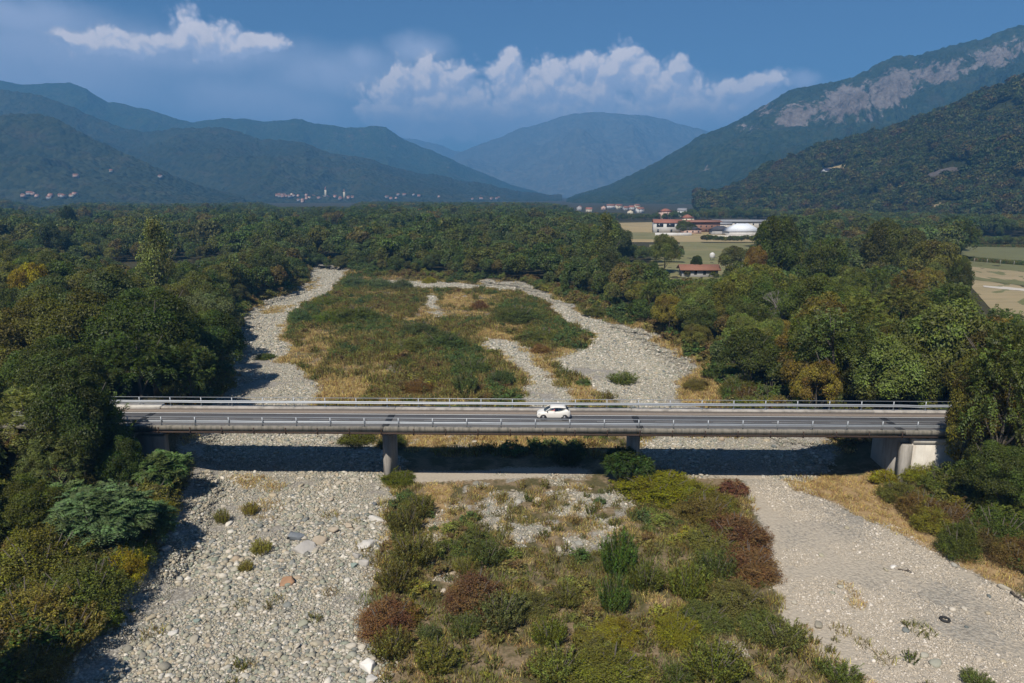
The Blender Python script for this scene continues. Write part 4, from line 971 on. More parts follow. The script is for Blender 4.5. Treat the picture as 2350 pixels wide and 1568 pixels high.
T(45,880,67,230,'near_feather',(.12,.135,.06),'pale feathery tree in front of the bridge at far left')
T(165,850,65,220,'near_round',(.042,.055,.018),'dark tree hiding the left bridge end')
T(222,885,67,150,'near_feather',(.055,.075,.025),'feathery green tree at the left bridge end')
T(120,985,62,170,'near_feather',(.085,.10,.045),'light green feathery tree below the left bridge end')
T(255,985,65,120,'near_round',DK,'very dark small tree under the left bridge approach')
T(60,1085,55,210,'near_round',(.075,.088,.022),'leafy vine covered tree at the left picture edge')
T(1795,482,205,115,'mid_round',(.045,.056,.017),'tall dark tree standing before the farm buildings')
T(1735,555,200,60,'mid_round',RU,'rusty orange tree at the foot of the tall dark tree')
T(1895,535,190,110,'mid_round',(.058,.07,.022),'rounded green tree right of the tall dark tree')
T(2035,500,215,110,'mid_round',(.075,.078,.025),'olive crowned tree standing above the right wood')
T(2085,515,230,90,'mid_round',(.07,.072,.028),'loose olive tree beside the olive crowned one')
T(2150,540,195,130,'mid_round',(.072,.068,.026),'domed brownish green tree left of the vineyard')
T(2205,590,180,60,'mid_round',(.05,.06,.02),'dark tree at the left end of the vineyard')
T(1385,492,250,170,'poplar',(.10,.115,.045),'tall loose poplar above the right bank wood',name='poplar_tree')
T(1345,520,250,90,'poplar',(.085,.10,.04),'slimmer poplar beside the tall loose poplar',name='poplar_tree')
T(1528,530,262,62,'mid_round',(.085,.095,.035),'small round tree at the edge of the straw field')
T(1690,560,245,80,'mid_round',(.058,.058,.024),'dark tree right of the brown roofed farm building')
T(1600,585,255,36,'mid_round',DK,'small dark tree beside the brown roofed farm building')
T(1480,640,170,110,'mid_round',OLV,'thin yellowish tree on the right bank bend')
T(1560,690,150,70,'mid_feather',YE,'yellowing feathery tree on the right bank')
T(1640,690,140,110,'mid_round',OLV,'olive yellow tree below the brown roofed building')
T(1745,640,140,130,'mid_round',GR,'fresh green tree in the middle of the right wood')
T(1880,640,125,170,'near_round',(.065,.08,.026),'large green tree in the middle of the right wood')
T(1970,670,118,170,'near_feather',(.13,.145,.045),'pale green feathery tree crown in the right wood')
T(2075,650,128,150,'near_feather',(.12,.12,.04),'yellow green feathery tree crown near the domed tree')
T(2180,640,130,150,'near_feather',(.10,.125,.05),'light green feathery crown below the vineyard')
T(2300,700,118,190,'near_feather',(.085,.11,.042),'green feathery crown at the right picture edge below the field')
T(1900,775,102,190,'near_round',(.075,.076,.024),'dense olive tree behind the right bridge half')
T(2070,740,100,200,'near_round',(.085,.085,.026),'broad olive tree behind the right bridge end')
T(2190,730,98,190,'near_round',(.072,.078,.024),'dark olive tree behind the far right bridge end')
T(1780,780,108,150,'near_round',GR,'green tree at the edge of the right channel')
T(1670,770,118,110,'mid_round',(.08,.082,.028),'olive tree at the edge of the right gravel flat')
T(1600,740,132,110,'mid_round',OLV,'yellow brown tree at the edge of the right gravel flat')
T(2010,820,90,180,'near_round',(.06,.065,.02),'dark leafy tree right behind the bridge railing')
T(2300,745,80,230,'near_round',(.078,.07,.024),'large tree with rusty leaf tips at the right bridge end')
T(2290,800,66.0,185,'near_round',(.085,.07,.024),'rusty brown tree hiding the right bridge end')
T(2340,735,63,220,'near_feather',(.07,.085,.03),'green feathery tree at the right picture edge')
T(2300,1000,61,170,'near_round',(.055,.07,.022),'dark green bushy tree below the right bridge end')
T(2222,925,67.0,80,'near_feather',(.10,.09,.03),'slim yellowish tree leaning over the right bridge end')
T(1575,618,250,60,'mid_round',OLV,'olive tree partly hiding the brown roofed farm building')
T(1640,622,240,55,'mid_round',(.07,.08,.03),'green tree in front of the brown roofed farm building')
for i_, u_ in enumerate(range(728, 1010, 26)):
    T(u_, 578+(i_*37 % 23), float(np.interp(u_, [720, 1000], [299, 257]))+(i_*13 % 6), 56, 'mid_round', [(.05,.07,.034),(.062,.078,.036),(.07,.075,.034)][i_ % 3],
      '%s tree of the row closing the far end of the riverbed' % ['first','second','third','fourth','fifth','sixth','seventh','eighth','ninth','tenth','eleventh'][i_]+' from the left')
T(1570,503,500,36,'mid_round',(.06,.072,.03),'tree in front of the right part of the white farmhouse')
T(1592,512,520,20,'mid_round',(.05,.062,.026),'small tree between the white farmhouse and the barn')
T(155,466,400,34,'mid_round',(.025,.04,.018),'narrow dark spruce like tree in the left wood')
T(735,700,110,10,'mid_round',DK,'slim sapling beside the left channel')if False else None
# grey bare tree in the right wood
def bare_tree(u, vtop, d):
    p = AT(u, vtop, d); z = float(hz(p[0], d)); h = p[2]-z
    o = thing('bare_tree', 'leafless grey tree standing in the right wood', 'tree', (p[0], d, z)); r = random.Random(3)
    MB().tube([(0, 0, -.2), (.1, 0, h*.5), (-.1, .1, h*.62)], [.22, .16, .1], 7).build('trunk', MAT['bark'], o)
    tw = MB()
    def rec(p0, dv, l, rad, n):
        e = p0+dv*l; tw.tube([p0, e], [rad, rad*.6], 4, False)
        if n: 
            for _ in range(4): rec(e, (dv+Vector((r.uniform(-.7, .7), r.uniform(-.7, .7), r.uniform(-.1, .4)))).normalized(), l*.68, rad*.55, n-1)
    for i in range(7): rec(Vector((0, 0, h*r.uniform(.38, .6))), Vector((r.uniform(-.8, .8), r.uniform(-.8, .8), 1)).normalized(), h*.2, .07, 3)
    tw.build('branches', plain('grey_dead_wood', (.24, .21, .20), .9), o)
bare_tree(1802, 672, 128)

# ------------------------------------------------------------------ woodland on the plain
def scatter(name, pts, rot, scl, idx, meshes_objs, label=None, cat=None, kind='stuff'):
    """one object that repeats the shapes of plants or stones already standing in the scene"""
    pts = np.asarray(pts, np.float32); n = len(pts)
    me = bpy.data.meshes.new(name); me.vertices.add(n); me.vertices.foreach_set('co', pts.ravel())
    a = me.attributes.new('r', 'FLOAT_VECTOR', 'POINT'); a.data.foreach_set('vector', np.asarray(rot, np.float32).ravel())
    a = me.attributes.new('s', 'FLOAT_VECTOR', 'POINT'); a.data.foreach_set('vector', np.asarray(scl, np.float32).ravel())
    a = me.attributes.new('i', 'INT', 'POINT'); a.data.foreach_set('value', np.asarray(idx, np.int32))
    o = tag(link(name, me), label, cat, kind=kind)
    ng = bpy.data.node_groups.new(name, 'GeometryNodeTree')
    ng.interface.new_socket('Geometry', in_out='INPUT', socket_type='NodeSocketGeometry'); ng.interface.new_socket('Geometry', in_out='OUTPUT', socket_type='NodeSocketGeometry')
    gi = ng.nodes.new('NodeGroupInput'); go = ng.nodes.new('NodeGroupOutput')
    iop = ng.nodes.new('GeometryNodeInstanceOnPoints'); jn = ng.nodes.new('GeometryNodeJoinGeometry')
    ng.links.new(gi.outputs[0], iop.inputs['Points'])
    for ob in meshes_objs[::-1]:
        oi = ng.nodes.new('GeometryNodeObjectInfo'); oi.transform_space = 'ORIGINAL'; oi.inputs['Object'].default_value = ob; oi.inputs['As Instance'].default_value = True
        ng.links.new(oi.outputs['Geometry'], jn.inputs[0])
    ng.links.new(jn.outputs[0], iop.inputs['Instance']); iop.inputs['Pick Instance'].default_value = True
    for nm, typ, sock in (('r', 'FLOAT_VECTOR', 'Rotation'), ('s', 'FLOAT_VECTOR', 'Scale'), ('i', 'INT', 'Instance Index')):
        na = ng.nodes.new('GeometryNodeInputNamedAttribute'); na.data_type = typ; na.inputs['Name'].default_value = nm
        out = [q for q in na.outputs if q.enabled][0]
        if nm == 'r':
            er = ng.nodes.new('FunctionNodeEulerToRotation'); ng.links.new(out, er.inputs[0]); out = er.outputs[0]
        ng.links.new(out, iop.inputs[sock])
    ng.links.new(iop.outputs[0], go.inputs[0])
    md = o.modifiers.new('scatter', 'NODES'); md.node_group = ng
    return o

VLIM_NEAR = [(-300,540),(0,545),(250,590),(300,610),(500,585),(620,548),(700,545),(900,535),(1100,540),(1300,560),(1400,565),(1440,590),(1500,600),(1540,640),(1660,632),(1700,600),(1760,570),(1900,580),(2000,575),(2100,575),(2190,620),(2240,710),(2350,730),(2700,800)]
VLIM_FAR = [(-300,447),(0,447),(60,465),(90,476),(200,462),(400,466),(600,463),(640,474),(800,474),(830,462),(1250,464),(1300,470),(1330,486),(1490,490),(1510,486),(1650,474),(1750,474),(2100,485),(2350,492),(2700,492)]
def grid_points(y0, y1, sp, seed, margin=22):
    r = np.random.default_rng(seed); ys = np.arange(y0, y1, sp); out = []
    for y in ys:
        hw = y*.765+margin; xs = np.arange(-hw, hw, sp)
        out.append(np.stack([xs+r.uniform(-.42, .42, len(xs))*sp, y+r.uniform(-.42, .42, len(xs))*sp], 1))
    return np.concatenate(out)
Pn = grid_points(26, 86, 4.9, 7, 60); un_, _v = proj(Pn[:, 0], Pn[:, 1], 8.0*np.ones(len(Pn)))
sn = (Pn[:, 0]-B_O.x)*ca+(Pn[:, 1]-B_O.y)*sa; tn = -(Pn[:, 0]-B_O.x)*sa+(Pn[:, 1]-B_O.y)*ca
Pn = Pn[((un_ < -110) | (un_ > 2460)) & ((tn < -4) | (tn > DECK_W+4))]      # the banks go on wooded beyond the picture's edges
P = np.concatenate([Pn, grid_points(86, 160, 4.7, 1), grid_points(160, 340, 5.6, 2), grid_points(340, 800, 7.0, 3), grid_points(800, 1900, 11.0, 4)])
ins = (P[:, 0] > RX0) & (P[:, 0] < RX1-1) & (P[:, 1] < RY1-1)
corr_d = blur(corr, 2)
keep = ~(ins & (smp(corr_d, P[:, 0], P[:, 1]) > .12))
pu, pv = proj(P[:, 0], P[:, 1], plain_z(P[:, 1]))
for c in CLEAR: keep &= ~in_poly(pu, pv, c)
keep &= ~(in_poly(pu, pv, [(395,618),(450,612),(480,650),(470,690),(425,680)]))
# openings: foot of the wooded hill and the meadows
keep &= ~((pu > 1600) & (P[:, 1] > lerp_pts(pu, [(1600,1000),(1900,780),(2350,640),(2620,580)])+25))
P = P[keep]; n = len(P)
r4 = np.random.default_rng(44)
inn = smp(corr_w, P[:, 0], P[:, 1])*((P[:, 0] > RX0) & (P[:, 0] < RX1-1) & (P[:, 1] < RY1-1))
H = (8.5+r4.normal(0, 2.0, n)+(fbm(P[:, 0]/40, P[:, 1]/40, 5, 3)-.5)*16+r4.exponential(2.0, n))*(1-.45*np.clip(inn*2, 0, 1))
H = np.clip(H, 3.5, 19)
Z = hz(P[:, 0], P[:, 1]); pu, _ = proj(P[:, 0], P[:, 1], Z+6)
lim = np.where(P[:, 1] < 300, lerp_pts(pu, VLIM_NEAR), lerp_pts(pu, VLIM_FAR))
lim = np.where((P[:, 1] >= 300) & (P[:, 1] < 520) & (pu > 1415) & (pu < 1780), np.maximum(lim, 560), lim)
ca_ = np.arctan((lim-784)/FPX)+PITCH; hmax = CAMZ-P[:, 1]*np.tan(ca_)-Z
H = np.minimum(H, hmax*r4.uniform(.62, 1.03, n)); ok = H > 2.2
W = H*r4.uniform(.62, .95, n)
for (x, y, rr) in PLACED: ok &= ~(((P[:, 0]-x)**2+(P[:, 1]-y)**2 < (rr*.9)**2))
P, H, W, Z = P[ok], H[ok], W[ok], Z[ok]
app = H/P[:, 1]; pu, pvv = proj(P[:, 0], P[:, 1], Z+H*.8)
vis = (pu > -30) & (pu < 2380)
order = np.argsort(-app*vis); NI = 215
PAL_L = [DK, (.055,.074,.024), (.07,.09,.028), (.05,.066,.03), (.08,.088,.034), (.10,.10,.038)]
PAL_R = [(.08,.095,.028), (.105,.108,.032), (.125,.105,.034), (.068,.085,.034), (.10,.12,.045), (.14,.105,.036), (.06,.072,.024), (.12,.135,.05)]
PAL_C = [(.044,.06,.027), (.052,.068,.028), (.066,.072,.03), (.058,.07,.036)]
def colour_word(c):
    if c[0] > c[1]*1.12: return 'brownish'
    if c[0] > c[1]*.9: return 'olive'
    return 'dark green' if sum(c) < .14 else 'green'
for j in order[:NI]:
    x, y = P[j]; u = pu[j]
    side = 'left' if u < 560 else ('right' if u > 1420 else 'centre')
    col = vrng.choice({'left': PAL_L, 'right': PAL_R, 'centre': PAL_C}[side])
    band = 'beyond the bridge' if y < 150 else 'farther upstream'
    where = {'left': 'wood on the left bank', 'right': 'wood on the right bank', 'centre': 'wood closing off the riverbed'}[side]
    lab = f'{colour_word(col)} tree in the {where} {band}'
    shape = 'mid_feather' if (side == 'right' and vrng.random() < .3) else 'mid_round'
    tree(x, y, H[j], W[j], shape, col, rel_label(colour_word(col), 'tree', u, pvv[j], y, KNOWN), group=lab, z=Z[j]-.1)
rest = order[NI:]
# six trees that lend their crowns to the wood behind
SRC = []
for k in range(6):
    j = rest[k]; lab = 'tree at the front of the distant valley wood'
    o = tree(P[j][0], P[j][1], H[j], W[j], None, (1, 1, 1), lab, group='front trees of the distant wood', z=Z[j]-.1, far=FAR[k]); SRC.append(o.children[1] if o.children[1].name.startswith('crown') else o.children[0])
rest = rest[6:]
nr = len(rest)
scatter('distant_wood', np.stack([P[rest, 0], P[rest, 1], Z[rest]-.2], 1), np.stack([np.zeros(nr), np.zeros(nr), r4.uniform(0, 6.28, nr)], 1),
        np.stack([W[rest], W[rest], H[rest]], 1), np.where(r4.random(nr) < .06, 5, r4.integers(0, 5, nr)), SRC, 'wide mixed green wood covering the valley floor', 'wood')
# wood on the near right hill
hx, hy = AX.ravel(), AY.ravel(); nh = 15000
rh = np.random.default_rng(77); 
ii = rh.integers(0, AX.shape[0]-13, nh*2); jj = rh.integers(0, AX.shape[1]-1, nh*2); fa = rh.random(nh*2); fb = rh.random(nh*2)
def bil(A): return (A[ii, jj]*(1-fb)+A[ii, jj+1]*fb)*(1-fa)+(A[ii+1, jj]*(1-fb)+A[ii+1, jj+1]*fb)*fa
hxp, hyp, hzp = bil(AX), bil(AY), bil(AZ); hu, hv = proj(hxp, hyp, hzp)
kp = (hzp > 1) & ~in_poly(hu, hv, [(1878,392),(1960,372),(1975,380),(1935,410),(1890,408)]) & ~(((hu-2070)/34)**2+((hv-462)/13)**2 < .3+.7*rh.random(nh*2)) & ~(((hu-2290)/30)**2+((hv-345)/12)**2 < .3+.7*rh.random(nh*2)) & ~(((hu-2195)/48)**2+((hv-395)/26)**2 < 1) & ~(((hu-2210)/110)**2+((hv-470)/14)**2 < .8*rh.random(nh*2)+.2)
kp &= (fbm(hxp/35, hyp/35, 91, 3)+rh.normal(0, .08, nh*2)) > .40
hh = np.clip(rh.normal(12.5, 4, nh*2), 5, 22)*np.clip(.55+fbm(hxp/60, hyp/60, 95, 2)*.9, .5, 1.3)
sel = np.where(kp)[0][:nh]; ns = len(sel)
SRC2 = []
for k in range(4):
    j = sel[k]; o = tree(hxp[j], hyp[j], hh[j], hh[j]*.85, None, (1, 1, 1), 'small tree on the wooded hill at right', group='single trees on the wooded hill', z=hzp[j]-.3, far=HILLC[k])
    SRC2.append([c for c in o.children if c.name.startswith('crown')][0])
scatter('hillside_wood', np.stack([hxp[sel], hyp[sel], hzp[sel]-1.0], 1), np.stack([np.zeros(ns), np.zeros(ns), rh.uniform(0, 6.28, ns)], 1),
        np.stack([hh[sel]*.85, hh[sel]*.85, hh[sel]], 1), rh.integers(0, 4, ns), SRC2, 'dense wood covering the near right hill', 'wood')
# ------------------------------------------------------------------ fields on the right
def field(poly, mat, name='field', z=0.06, n=14):
    v = []; c = np.mean(poly, 0)
    pts = []
    for i in range(len(poly)):
        a, b = np.array(poly[i], float), np.array(poly[(i+1) % len(poly)], float)
        for k in range(n): pts.append(a+(b-a)*k/n)
    def w(q):
        p = onp(q[0], q[1]); return (p[0], p[1], float(hz(p[0], p[1]))+z)
    ring = [w(q) for q in pts]; m = len(ring); rings = [ring]
    for f in (.75, .5, .25): rings.append([w(c+(q-c)*f) for q in pts])
    V = [p for r_ in rings for p in r_]+[w(c)]
    F = [(i*m+k, i*m+(k+1) % m, (i+1)*m+(k+1) % m, (i+1)*m+k) for i in range(3) for k in range(m)]
    F += [(3*m+k, 3*m+(k+1) % m, 4*m) for k in range(m)]
    return tag(MB().add(V, F).build(name, mat), kind='structure')
M_STRAW = plain('stubble', (.36, .27, .13), .95, scale=.08, var=.35, stain=((.20, .17, .08), (.02, .25, 1), .6))
M_GRASS = plain('dry_meadow', (.16, .155, .06), .95, scale=.1, var=.35, stain=((.27, .21, .10), (.03, .15, 1), .6))
M_GREEN = plain('green_meadow', (.125, .125, .045), .95, scale=.1, var=.3)
M_SOIL = plain('bare_field_soil', (.26, .21, .11), .95, scale=.1, var=.25, stain=((.36, .27, .16), (.02, .3, 1), .6))
M_PATH = plain('pale_farm_track', (.46, .42, .36), .95, scale=.3, var=.2)
field([(1400,512),(1505,510),(1840,512),(1850,535),(1770,556),(1400,556)], M_STRAW)
field([(1400,533),(1500,534),(1520,550),(1400,549)], M_GRASS, z=.12)
field([(1490,562),(1665,560),(1740,570),(1710,605),(1650,645),(1500,645)], M_GRASS)
field([(1560,556),(1760,556),(1700,566),(1560,568)], M_GRASS, z=.1)
field([(1915,530),(2020,530),(2025,570),(1915,570)], M_STRAW)
field([(1130,519),(1295,519),(1295,536),(1130,536)], M_STRAW)
field([(-60,488),(80,488),(80,516),(-60,518)], M_GRASS)
field([(2190,560),(2800,540),(2850,700),(2350,712),(2225,650)], M_GREEN)
field([(2225,612),(2350,625),(2700,655),(2800,760),(2420,760),(2300,740),(2225,655)], M_SOIL, z=.12)
field([(2218,632),(2350,646),(2600,668),(2600,684),(2350,658),(2225,642)], M_GREEN, z=.18)
field([(2255,657),(2350,664),(2600,690),(2600,697),(2350,669),(2258,661)], M_PATH, 'farm_track', z=.2)
field([(1885,392),(1900,388),(1900,389),(1885,393)], M_STRAW, z=.02) if False else None

# ------------------------------------------------------------------ stones
def stone_mat(name, pal, rough=.9):
    m, nt, out = mat_new(name)
    ge = N(nt, 'ShaderNodeNewGeometry'); oi = N(nt, 'ShaderNodeObjectInfo'); tc = N(nt, 'ShaderNodeTexCoord')
    rnd = M(nt, 'FRACT', M(nt, 'ADD', ge.outputs['Random Per Island'], M(nt, 'MULTIPLY', oi.outputs['Random'], 7.31)))
    c = RAMP(nt, rnd, [(i/(len(pal)-1), p) for i, p in enumerate(pal)])
    n = N(nt, 'ShaderNodeTexNoise', {'Vector': tc.outputs['Object'], 'Scale': 7.0, 'Detail': 6.0, 'Roughness': .7})
    c = MIX(nt, 1.0, c, (1.10, 1.06, 1.0), 'MULTIPLY')
    c = N(nt, 'ShaderNodeVectorMath', {0: c, 'Scale': M(nt, 'MULTIPLY_ADD', n.outputs[0], .6, .7)}, operation='SCALE').outputs[0]
    b = N(nt, 'ShaderNodeBsdfPrincipled', {'Base Color': c, 'Roughness': rough, 'Specular IOR Level': .3})
    bp = N(nt, 'ShaderNodeBump', {'Height': n.outputs[0], 'Strength': .35, 'Distance': .05}); nt.links.new(bp.outputs[0], b.inputs['Normal'])
    nt.links.new(b.outputs[0], out.inputs[0]); return m
PALC = [(.26,.24,.195),(.42,.395,.345),(.19,.215,.18),(.36,.315,.235),(.11,.13,.135),(.46,.44,.39),(.29,.27,.22),(.22,.245,.20),(.38,.335,.255),(.15,.16,.15),(.56,.54,.49),(.30,.25,.19)]
MAT['stone'] = stone_mat('river_cobbles', PALC)
MAT['pebble'] = stone_mat('river_pebbles', [(.37,.33,.27),(.43,.39,.33),(.32,.29,.245),(.45,.41,.35),(.39,.35,.29),(.60,.57,.53),(.35,.315,.26),(.29,.27,.235)])
def ico(sub):
    import bmesh
    bm = bmesh.new(); bmesh.ops.create_icosphere(bm, subdivisions=sub, radius=1.0)
    v = np.array([p.co for p in bm.verts]); f = np.array([[q.index for q in t.verts] for t in bm.faces]); bm.free(); return v, f
IC1 = ico(1); IC2 = ico(2); IC3 = ico(3)
def stone_shape(r, base, flat=(.42, .7), rough=.22):
    v, f = base; v = v.copy()
    for _ in range(5):
        d = unit(r.normal(size=3)); k = v@d; lim = r.uniform(.38, .8); v = v-np.outer(np.maximum(k-lim, 0)*.8, d)
    v *= (1+r.normal(0, rough*.25, (len(v), 1)))
    return v*np.array((r.uniform(.85, 1.3), r.uniform(.65, 1.0), r.uniform(*flat))), f
def cobble_patch(seed, n, half, r0, r1, base, mat, sigma=.45):
    r = np.random.default_rng(seed); V = []; F = []; off = 0; occ = []
    sz = np.sort(np.clip(np.exp(r.normal(math.log(r0), sigma, n)), .035, r1))[::-1]
    for s in sz:
        for _ in range(8):
            x, y = r.uniform(-half, half, 2)
            if all((x-a)**2+(y-b)**2 > ((s+c)*.72)**2 for a, b, c in occ[:60]): break
        occ.append((x, y, s))
        v, f = stone_shape(r, base); a = r.uniform(0, 6.28); c_, s_ = math.cos(a), math.sin(a)
        tl = r.normal(0, .22); v = v*s
        v = np.stack([v[:, 0]*c_-v[:, 1]*s_+x, v[:, 0]*s_+v[:, 1]*c_+y, v[:, 2]+v[:, 0]*tl+s*.16], 1)
        V.append(v); F.append(f+off); off += len(v)
    return mesh_np('cobble_patch', np.concatenate(V), np.concatenate(F), mat, False)
COB = [cobble_patch(300+i, 260, 1.25, .062, .36, IC1, MAT['stone'], .58) for i in range(6)]
PEB = [cobble_patch(320+i, 240, 1.25, .045, .20, IC1, MAT['pebble'], .5) for i in range(4)]
STN = []
for i in range(10):
    r = np.random.default_rng(340+i); v, f = stone_shape(r, IC2); STN.append(mesh_np('stone', v, f, MAT['stone'], False))
def jgrid(x0, x1, y0, y1, sp, seed):
    r = np.random.default_rng(seed); X, Y = np.meshgrid(np.arange(x0, x1, sp), np.arange(y0, y1, sp)); X = X.ravel(); Y = Y.ravel()
    return X+r.uniform(-.45, .45, len(X))*sp, Y+r.uniform(-.45, .45, len(X))*sp, r
def in_view(x, y, z, m=220):
    u, v = proj(x, y, z); return (u > -m) & (u < 2350+m) & (v < 1568+m) & (v > 400)
right_fine = (RXX > 14) & (RYY < 73)
def gather(sp, y0, y1, seed, test):
    x, y, r = jgrid(-150, 190, y0, y1, sp, seed); z = hz(x, y)
    k = in_view(x, y, z) & test(x, y, r); return np.stack([x[k], y[k], z[k]], 1), r
def src_objs(meshes, name, label, cat, pts, parent=None):
    out = []
    for i, m in enumerate(meshes):
        p = pts[(i*37+5) % len(pts)]; o = link(name, m, parent, loc=p, rot=(0, 0, i*1.3)); o['kind'] = 'stuff'
        if parent is None: tag(o, label, cat)
        out.append(o)
    return out
near_bridge_road = (emb > 3)
g1, r = gather(1.45, 30, 135, 401, lambda x, y, r: (smp(grav_s, x, y) > .5) & (fbm(x/4.5, y/4.5, 62, 3)+r.normal(0, .05, len(x)) > .33) & (smp(sand, x, y) < .5) & ~smp(right_fine, x, y))
g2, _ = gather(2.2, 135, 300, 402, lambda x, y, r: (smp(grav_s, x, y) > .5))
g3, _ = gather(1.5, 30, 120, 403, lambda x, y, r: (smp(sparse, x, y) > .5) & (smp(grav_s, x, y) < .5) & (fbm(x/3.1, y/3.1, 71, 3)+r.normal(0, .06, len(x)) > .5))
cs = src_objs(COB, 'cobble_patch', None, None, g1, ground)
gp = np.concatenate([g1, g2, g3]); n = len(gp); r = np.random.default_rng(5)
vs_ = fbm(gp[:len(g1), 0]/7, gp[:len(g1), 1]/7, 61, 3)
sc = np.concatenate([r.uniform(.8, 1.2, len(g1))*np.clip(.35+1.5*vs_, .6, 1.7), r.uniform(1.3, 1.9, len(g2)), r.uniform(.6, .95, len(g3))])
scatter('river_cobbles', gp, np.stack([np.zeros(n), np.zeros(n), r.uniform(0, 6.28, n)], 1), np.stack([sc]*3, 1), r.integers(0, 6, n), cs, 'grey and greenish cobbles covering the dry channels', 'cobbles')
g4, _ = gather(1.5, 30, 80, 404, lambda x, y, r: (smp(grav_s, x, y) > .45) & (r.random(len(x)) < np.clip((fbm(x/6, y/6, 81, 3)-.38)*2.6, .05, .8)) & ((smp(sand, x, y) < .5) | (r.random(len(x)) < .12)) & smp(right_fine, x, y))
ps = src_objs(PEB, 'pebble_patch', None, None, g4, ground); n = len(g4)
scatter('river_pebbles', g4, np.stack([np.zeros(n), np.zeros(n), r.uniform(0, 6.28, n)], 1), np.stack([r.uniform(.8, 1.4, n)]*3, 1), r.integers(0, 4, n), ps, 'fine pale gravel of the right channel', 'gravel')
# single cobbles large enough to pick out
x, y, rr = jgrid(-60, 70, 38, 110, .9, 410); z = hz(x, y)
k = in_view(x, y, z, 0) & ((smp(grav, x, y) > .5) | ((smp(sparse, x, y) > .5) & (rr.random(len(x)) < .5))) & (~smp(right_fine, x, y) | (rr.random(len(x)) < .25))
x, y, z = x[k], y[k], z[k]; s = np.exp(rr.normal(math.log(.17), .45, len(x))); s = np.clip(s, .1, .5); o_ = np.argsort(-s/y)[:285]
for j in o_:
    link('stone', STN[vrng.randrange(10)], ground, loc=(x[j], y[j], z[j]+s[j]*.18), rot=(vrng.uniform(-.2, .2), vrng.uniform(-.2, .2), vrng.uniform(0, 6.28)), scale=s[j])
def one_col(name, c): return plain(name, c, .9, scale=3.0, var=.25, bump=.4)
BMAT = {'slate': one_col('slate_boulder', (.15,.165,.18)), 'tan': one_col('tan_boulder', (.36,.30,.225)), 'pale': one_col('pale_boulder', (.50,.475,.43)), 'white': one_col('white_boulder', (.66,.63,.58)),
        'green': one_col('greenish_boulder', (.20,.25,.22)), 'rust': one_col('rusty_boulder', (.30,.175,.10)), 'grey': one_col('grey_boulder', (.36,.34,.31))}
def boulder(u, v, wpx, hpx, mat, label, seed, rz=0.0):
    p = G(u, v, .1); z = float(hz(p[0], p[1])); p = G(u, v, z); d = depth_of(p[1], z); w = wpx*d/FPX; h = hpx*d/FPX
    r = np.random.default_rng(seed); vv, f = stone_shape(r, IC3, (.8, 1.0), .05)
    for _ in range(13):
        dd = unit(r.normal(size=3)+np.array((0, 0, .3))); kk = vv@dd; vv = vv-np.outer(np.maximum(kk-r.uniform(.45, .72)*kk.max(), 0), dd)
    vv = vv/np.abs(vv).max(0)
    me = mesh_np('boulder', vv*np.array((w*.5, w*.36, h*.55)), f, BMAT[mat], False)
    tag(link('boulder', me, loc=(p[0], p[1], z+h*.22), rot=(0, 0, rz)), label, 'boulder')
for i, b in enumerate([(678,1238,38,24,'slate','dark slate boulder in the middle of the left gravel channel'),(738,1245,40,28,'tan','blocky tan boulder behind the long flat slab'),
    (700,1262,62,26,'grey','long grey slab lying below the dark slate boulder'),(838,1252,62,22,'pale','broad pale slab at the right edge of the left channel'),
    (860,1196,46,18,'pale','pale flat boulder near the pier by the bushes'),(816,1282,24,22,'grey','grey round boulder under the broad pale slab'),(813,1302,20,16,'green','small greenish boulder at the right edge of the left channel'),
    (838,1296,30,26,'grey','grey boulder against the island bushes'),(662,1340,42,20,'rust','rusty brown boulder alone on the left gravel'),(840,1534,46,34,'white','big white boulder at the bottom by the island edge'),
    (848,1562,40,20,'pale','pale slab cut by the bottom picture edge'),(283,1436,32,20,'white','white boulder near the left bank bushes'),(375,1262,36,18,'grey','flat grey boulder under the left bank bushes'),
    (455,1428,22,14,'green','bluish green boulder at the lower left of the channel'),(2052,1302,22,10,'white','small white boulder alone on the right gravel'),(1632,1490,14,18,'white','upright white stone at the bottom of the island'),
    (1662,1538,26,12,'white','flat white stone at the bottom of the island'),(860,1160,20,14,'slate','dark stone by the foot of the left pier'),(400,1455,26,14,'pale','pale low boulder in the lower left gravel'),
    (800,1212,30,16,'tan','tan boulder upstream of the broad pale slab'),(760,1222,36,16,'tan','low tan boulder right of the dark slate one')]): boulder(*b, 500+i, vrng.uniform(-.5, .5))
# old tyre, driftwood
p = G(2168, 1424, 0); p[2] = float(hz(p[0], p[1]))
a = np.linspace(0, 2*math.pi, 25)
tag(MB().tube([(.30*math.cos(t), .30*math.sin(t), .10) for t in a], .10, 8, False).build('old_tyre', MAT['tyre'], None, True, loc=p), 'old black tyre lying on the right gravel', 'tyre')
def drift(u0, v0, u1, v1, rad, label, seed):
    a, b = G(u0, v0), G(u1, v1); r = random.Random(seed); pts = []
    for i in range(7):
        q = a+(b-a)*i/6; q[0] += r.uniform(-.08, .08); q[2] = float(hz(q[0], q[1]))+rad*1.3+.1*(i in (3, 4)); pts.append(tuple(q))
    m = MB().tube(pts, [rad*(1.1-.12*i) for i in range(7)], 6); 
    for k in (2, 4): m.tube([pts[k], (pts[k][0]+r.uniform(-.4, .4), pts[k][1]+r.uniform(-.4, .4), pts[k][2]+.35)], [rad*.5, rad*.2], 5)
    tag(m.build('driftwood', MAT['bark']), label, 'driftwood')
drift(2062,1308,2100,1318,.06,'thin driftwood branch beside the small white boulder',1); drift(2318,1362,2348,1385,.11,'dark driftwood log at the right picture edge',2); drift(400,1235,372,1248,.12,'grey driftwood lying under the left bank bushes',3)

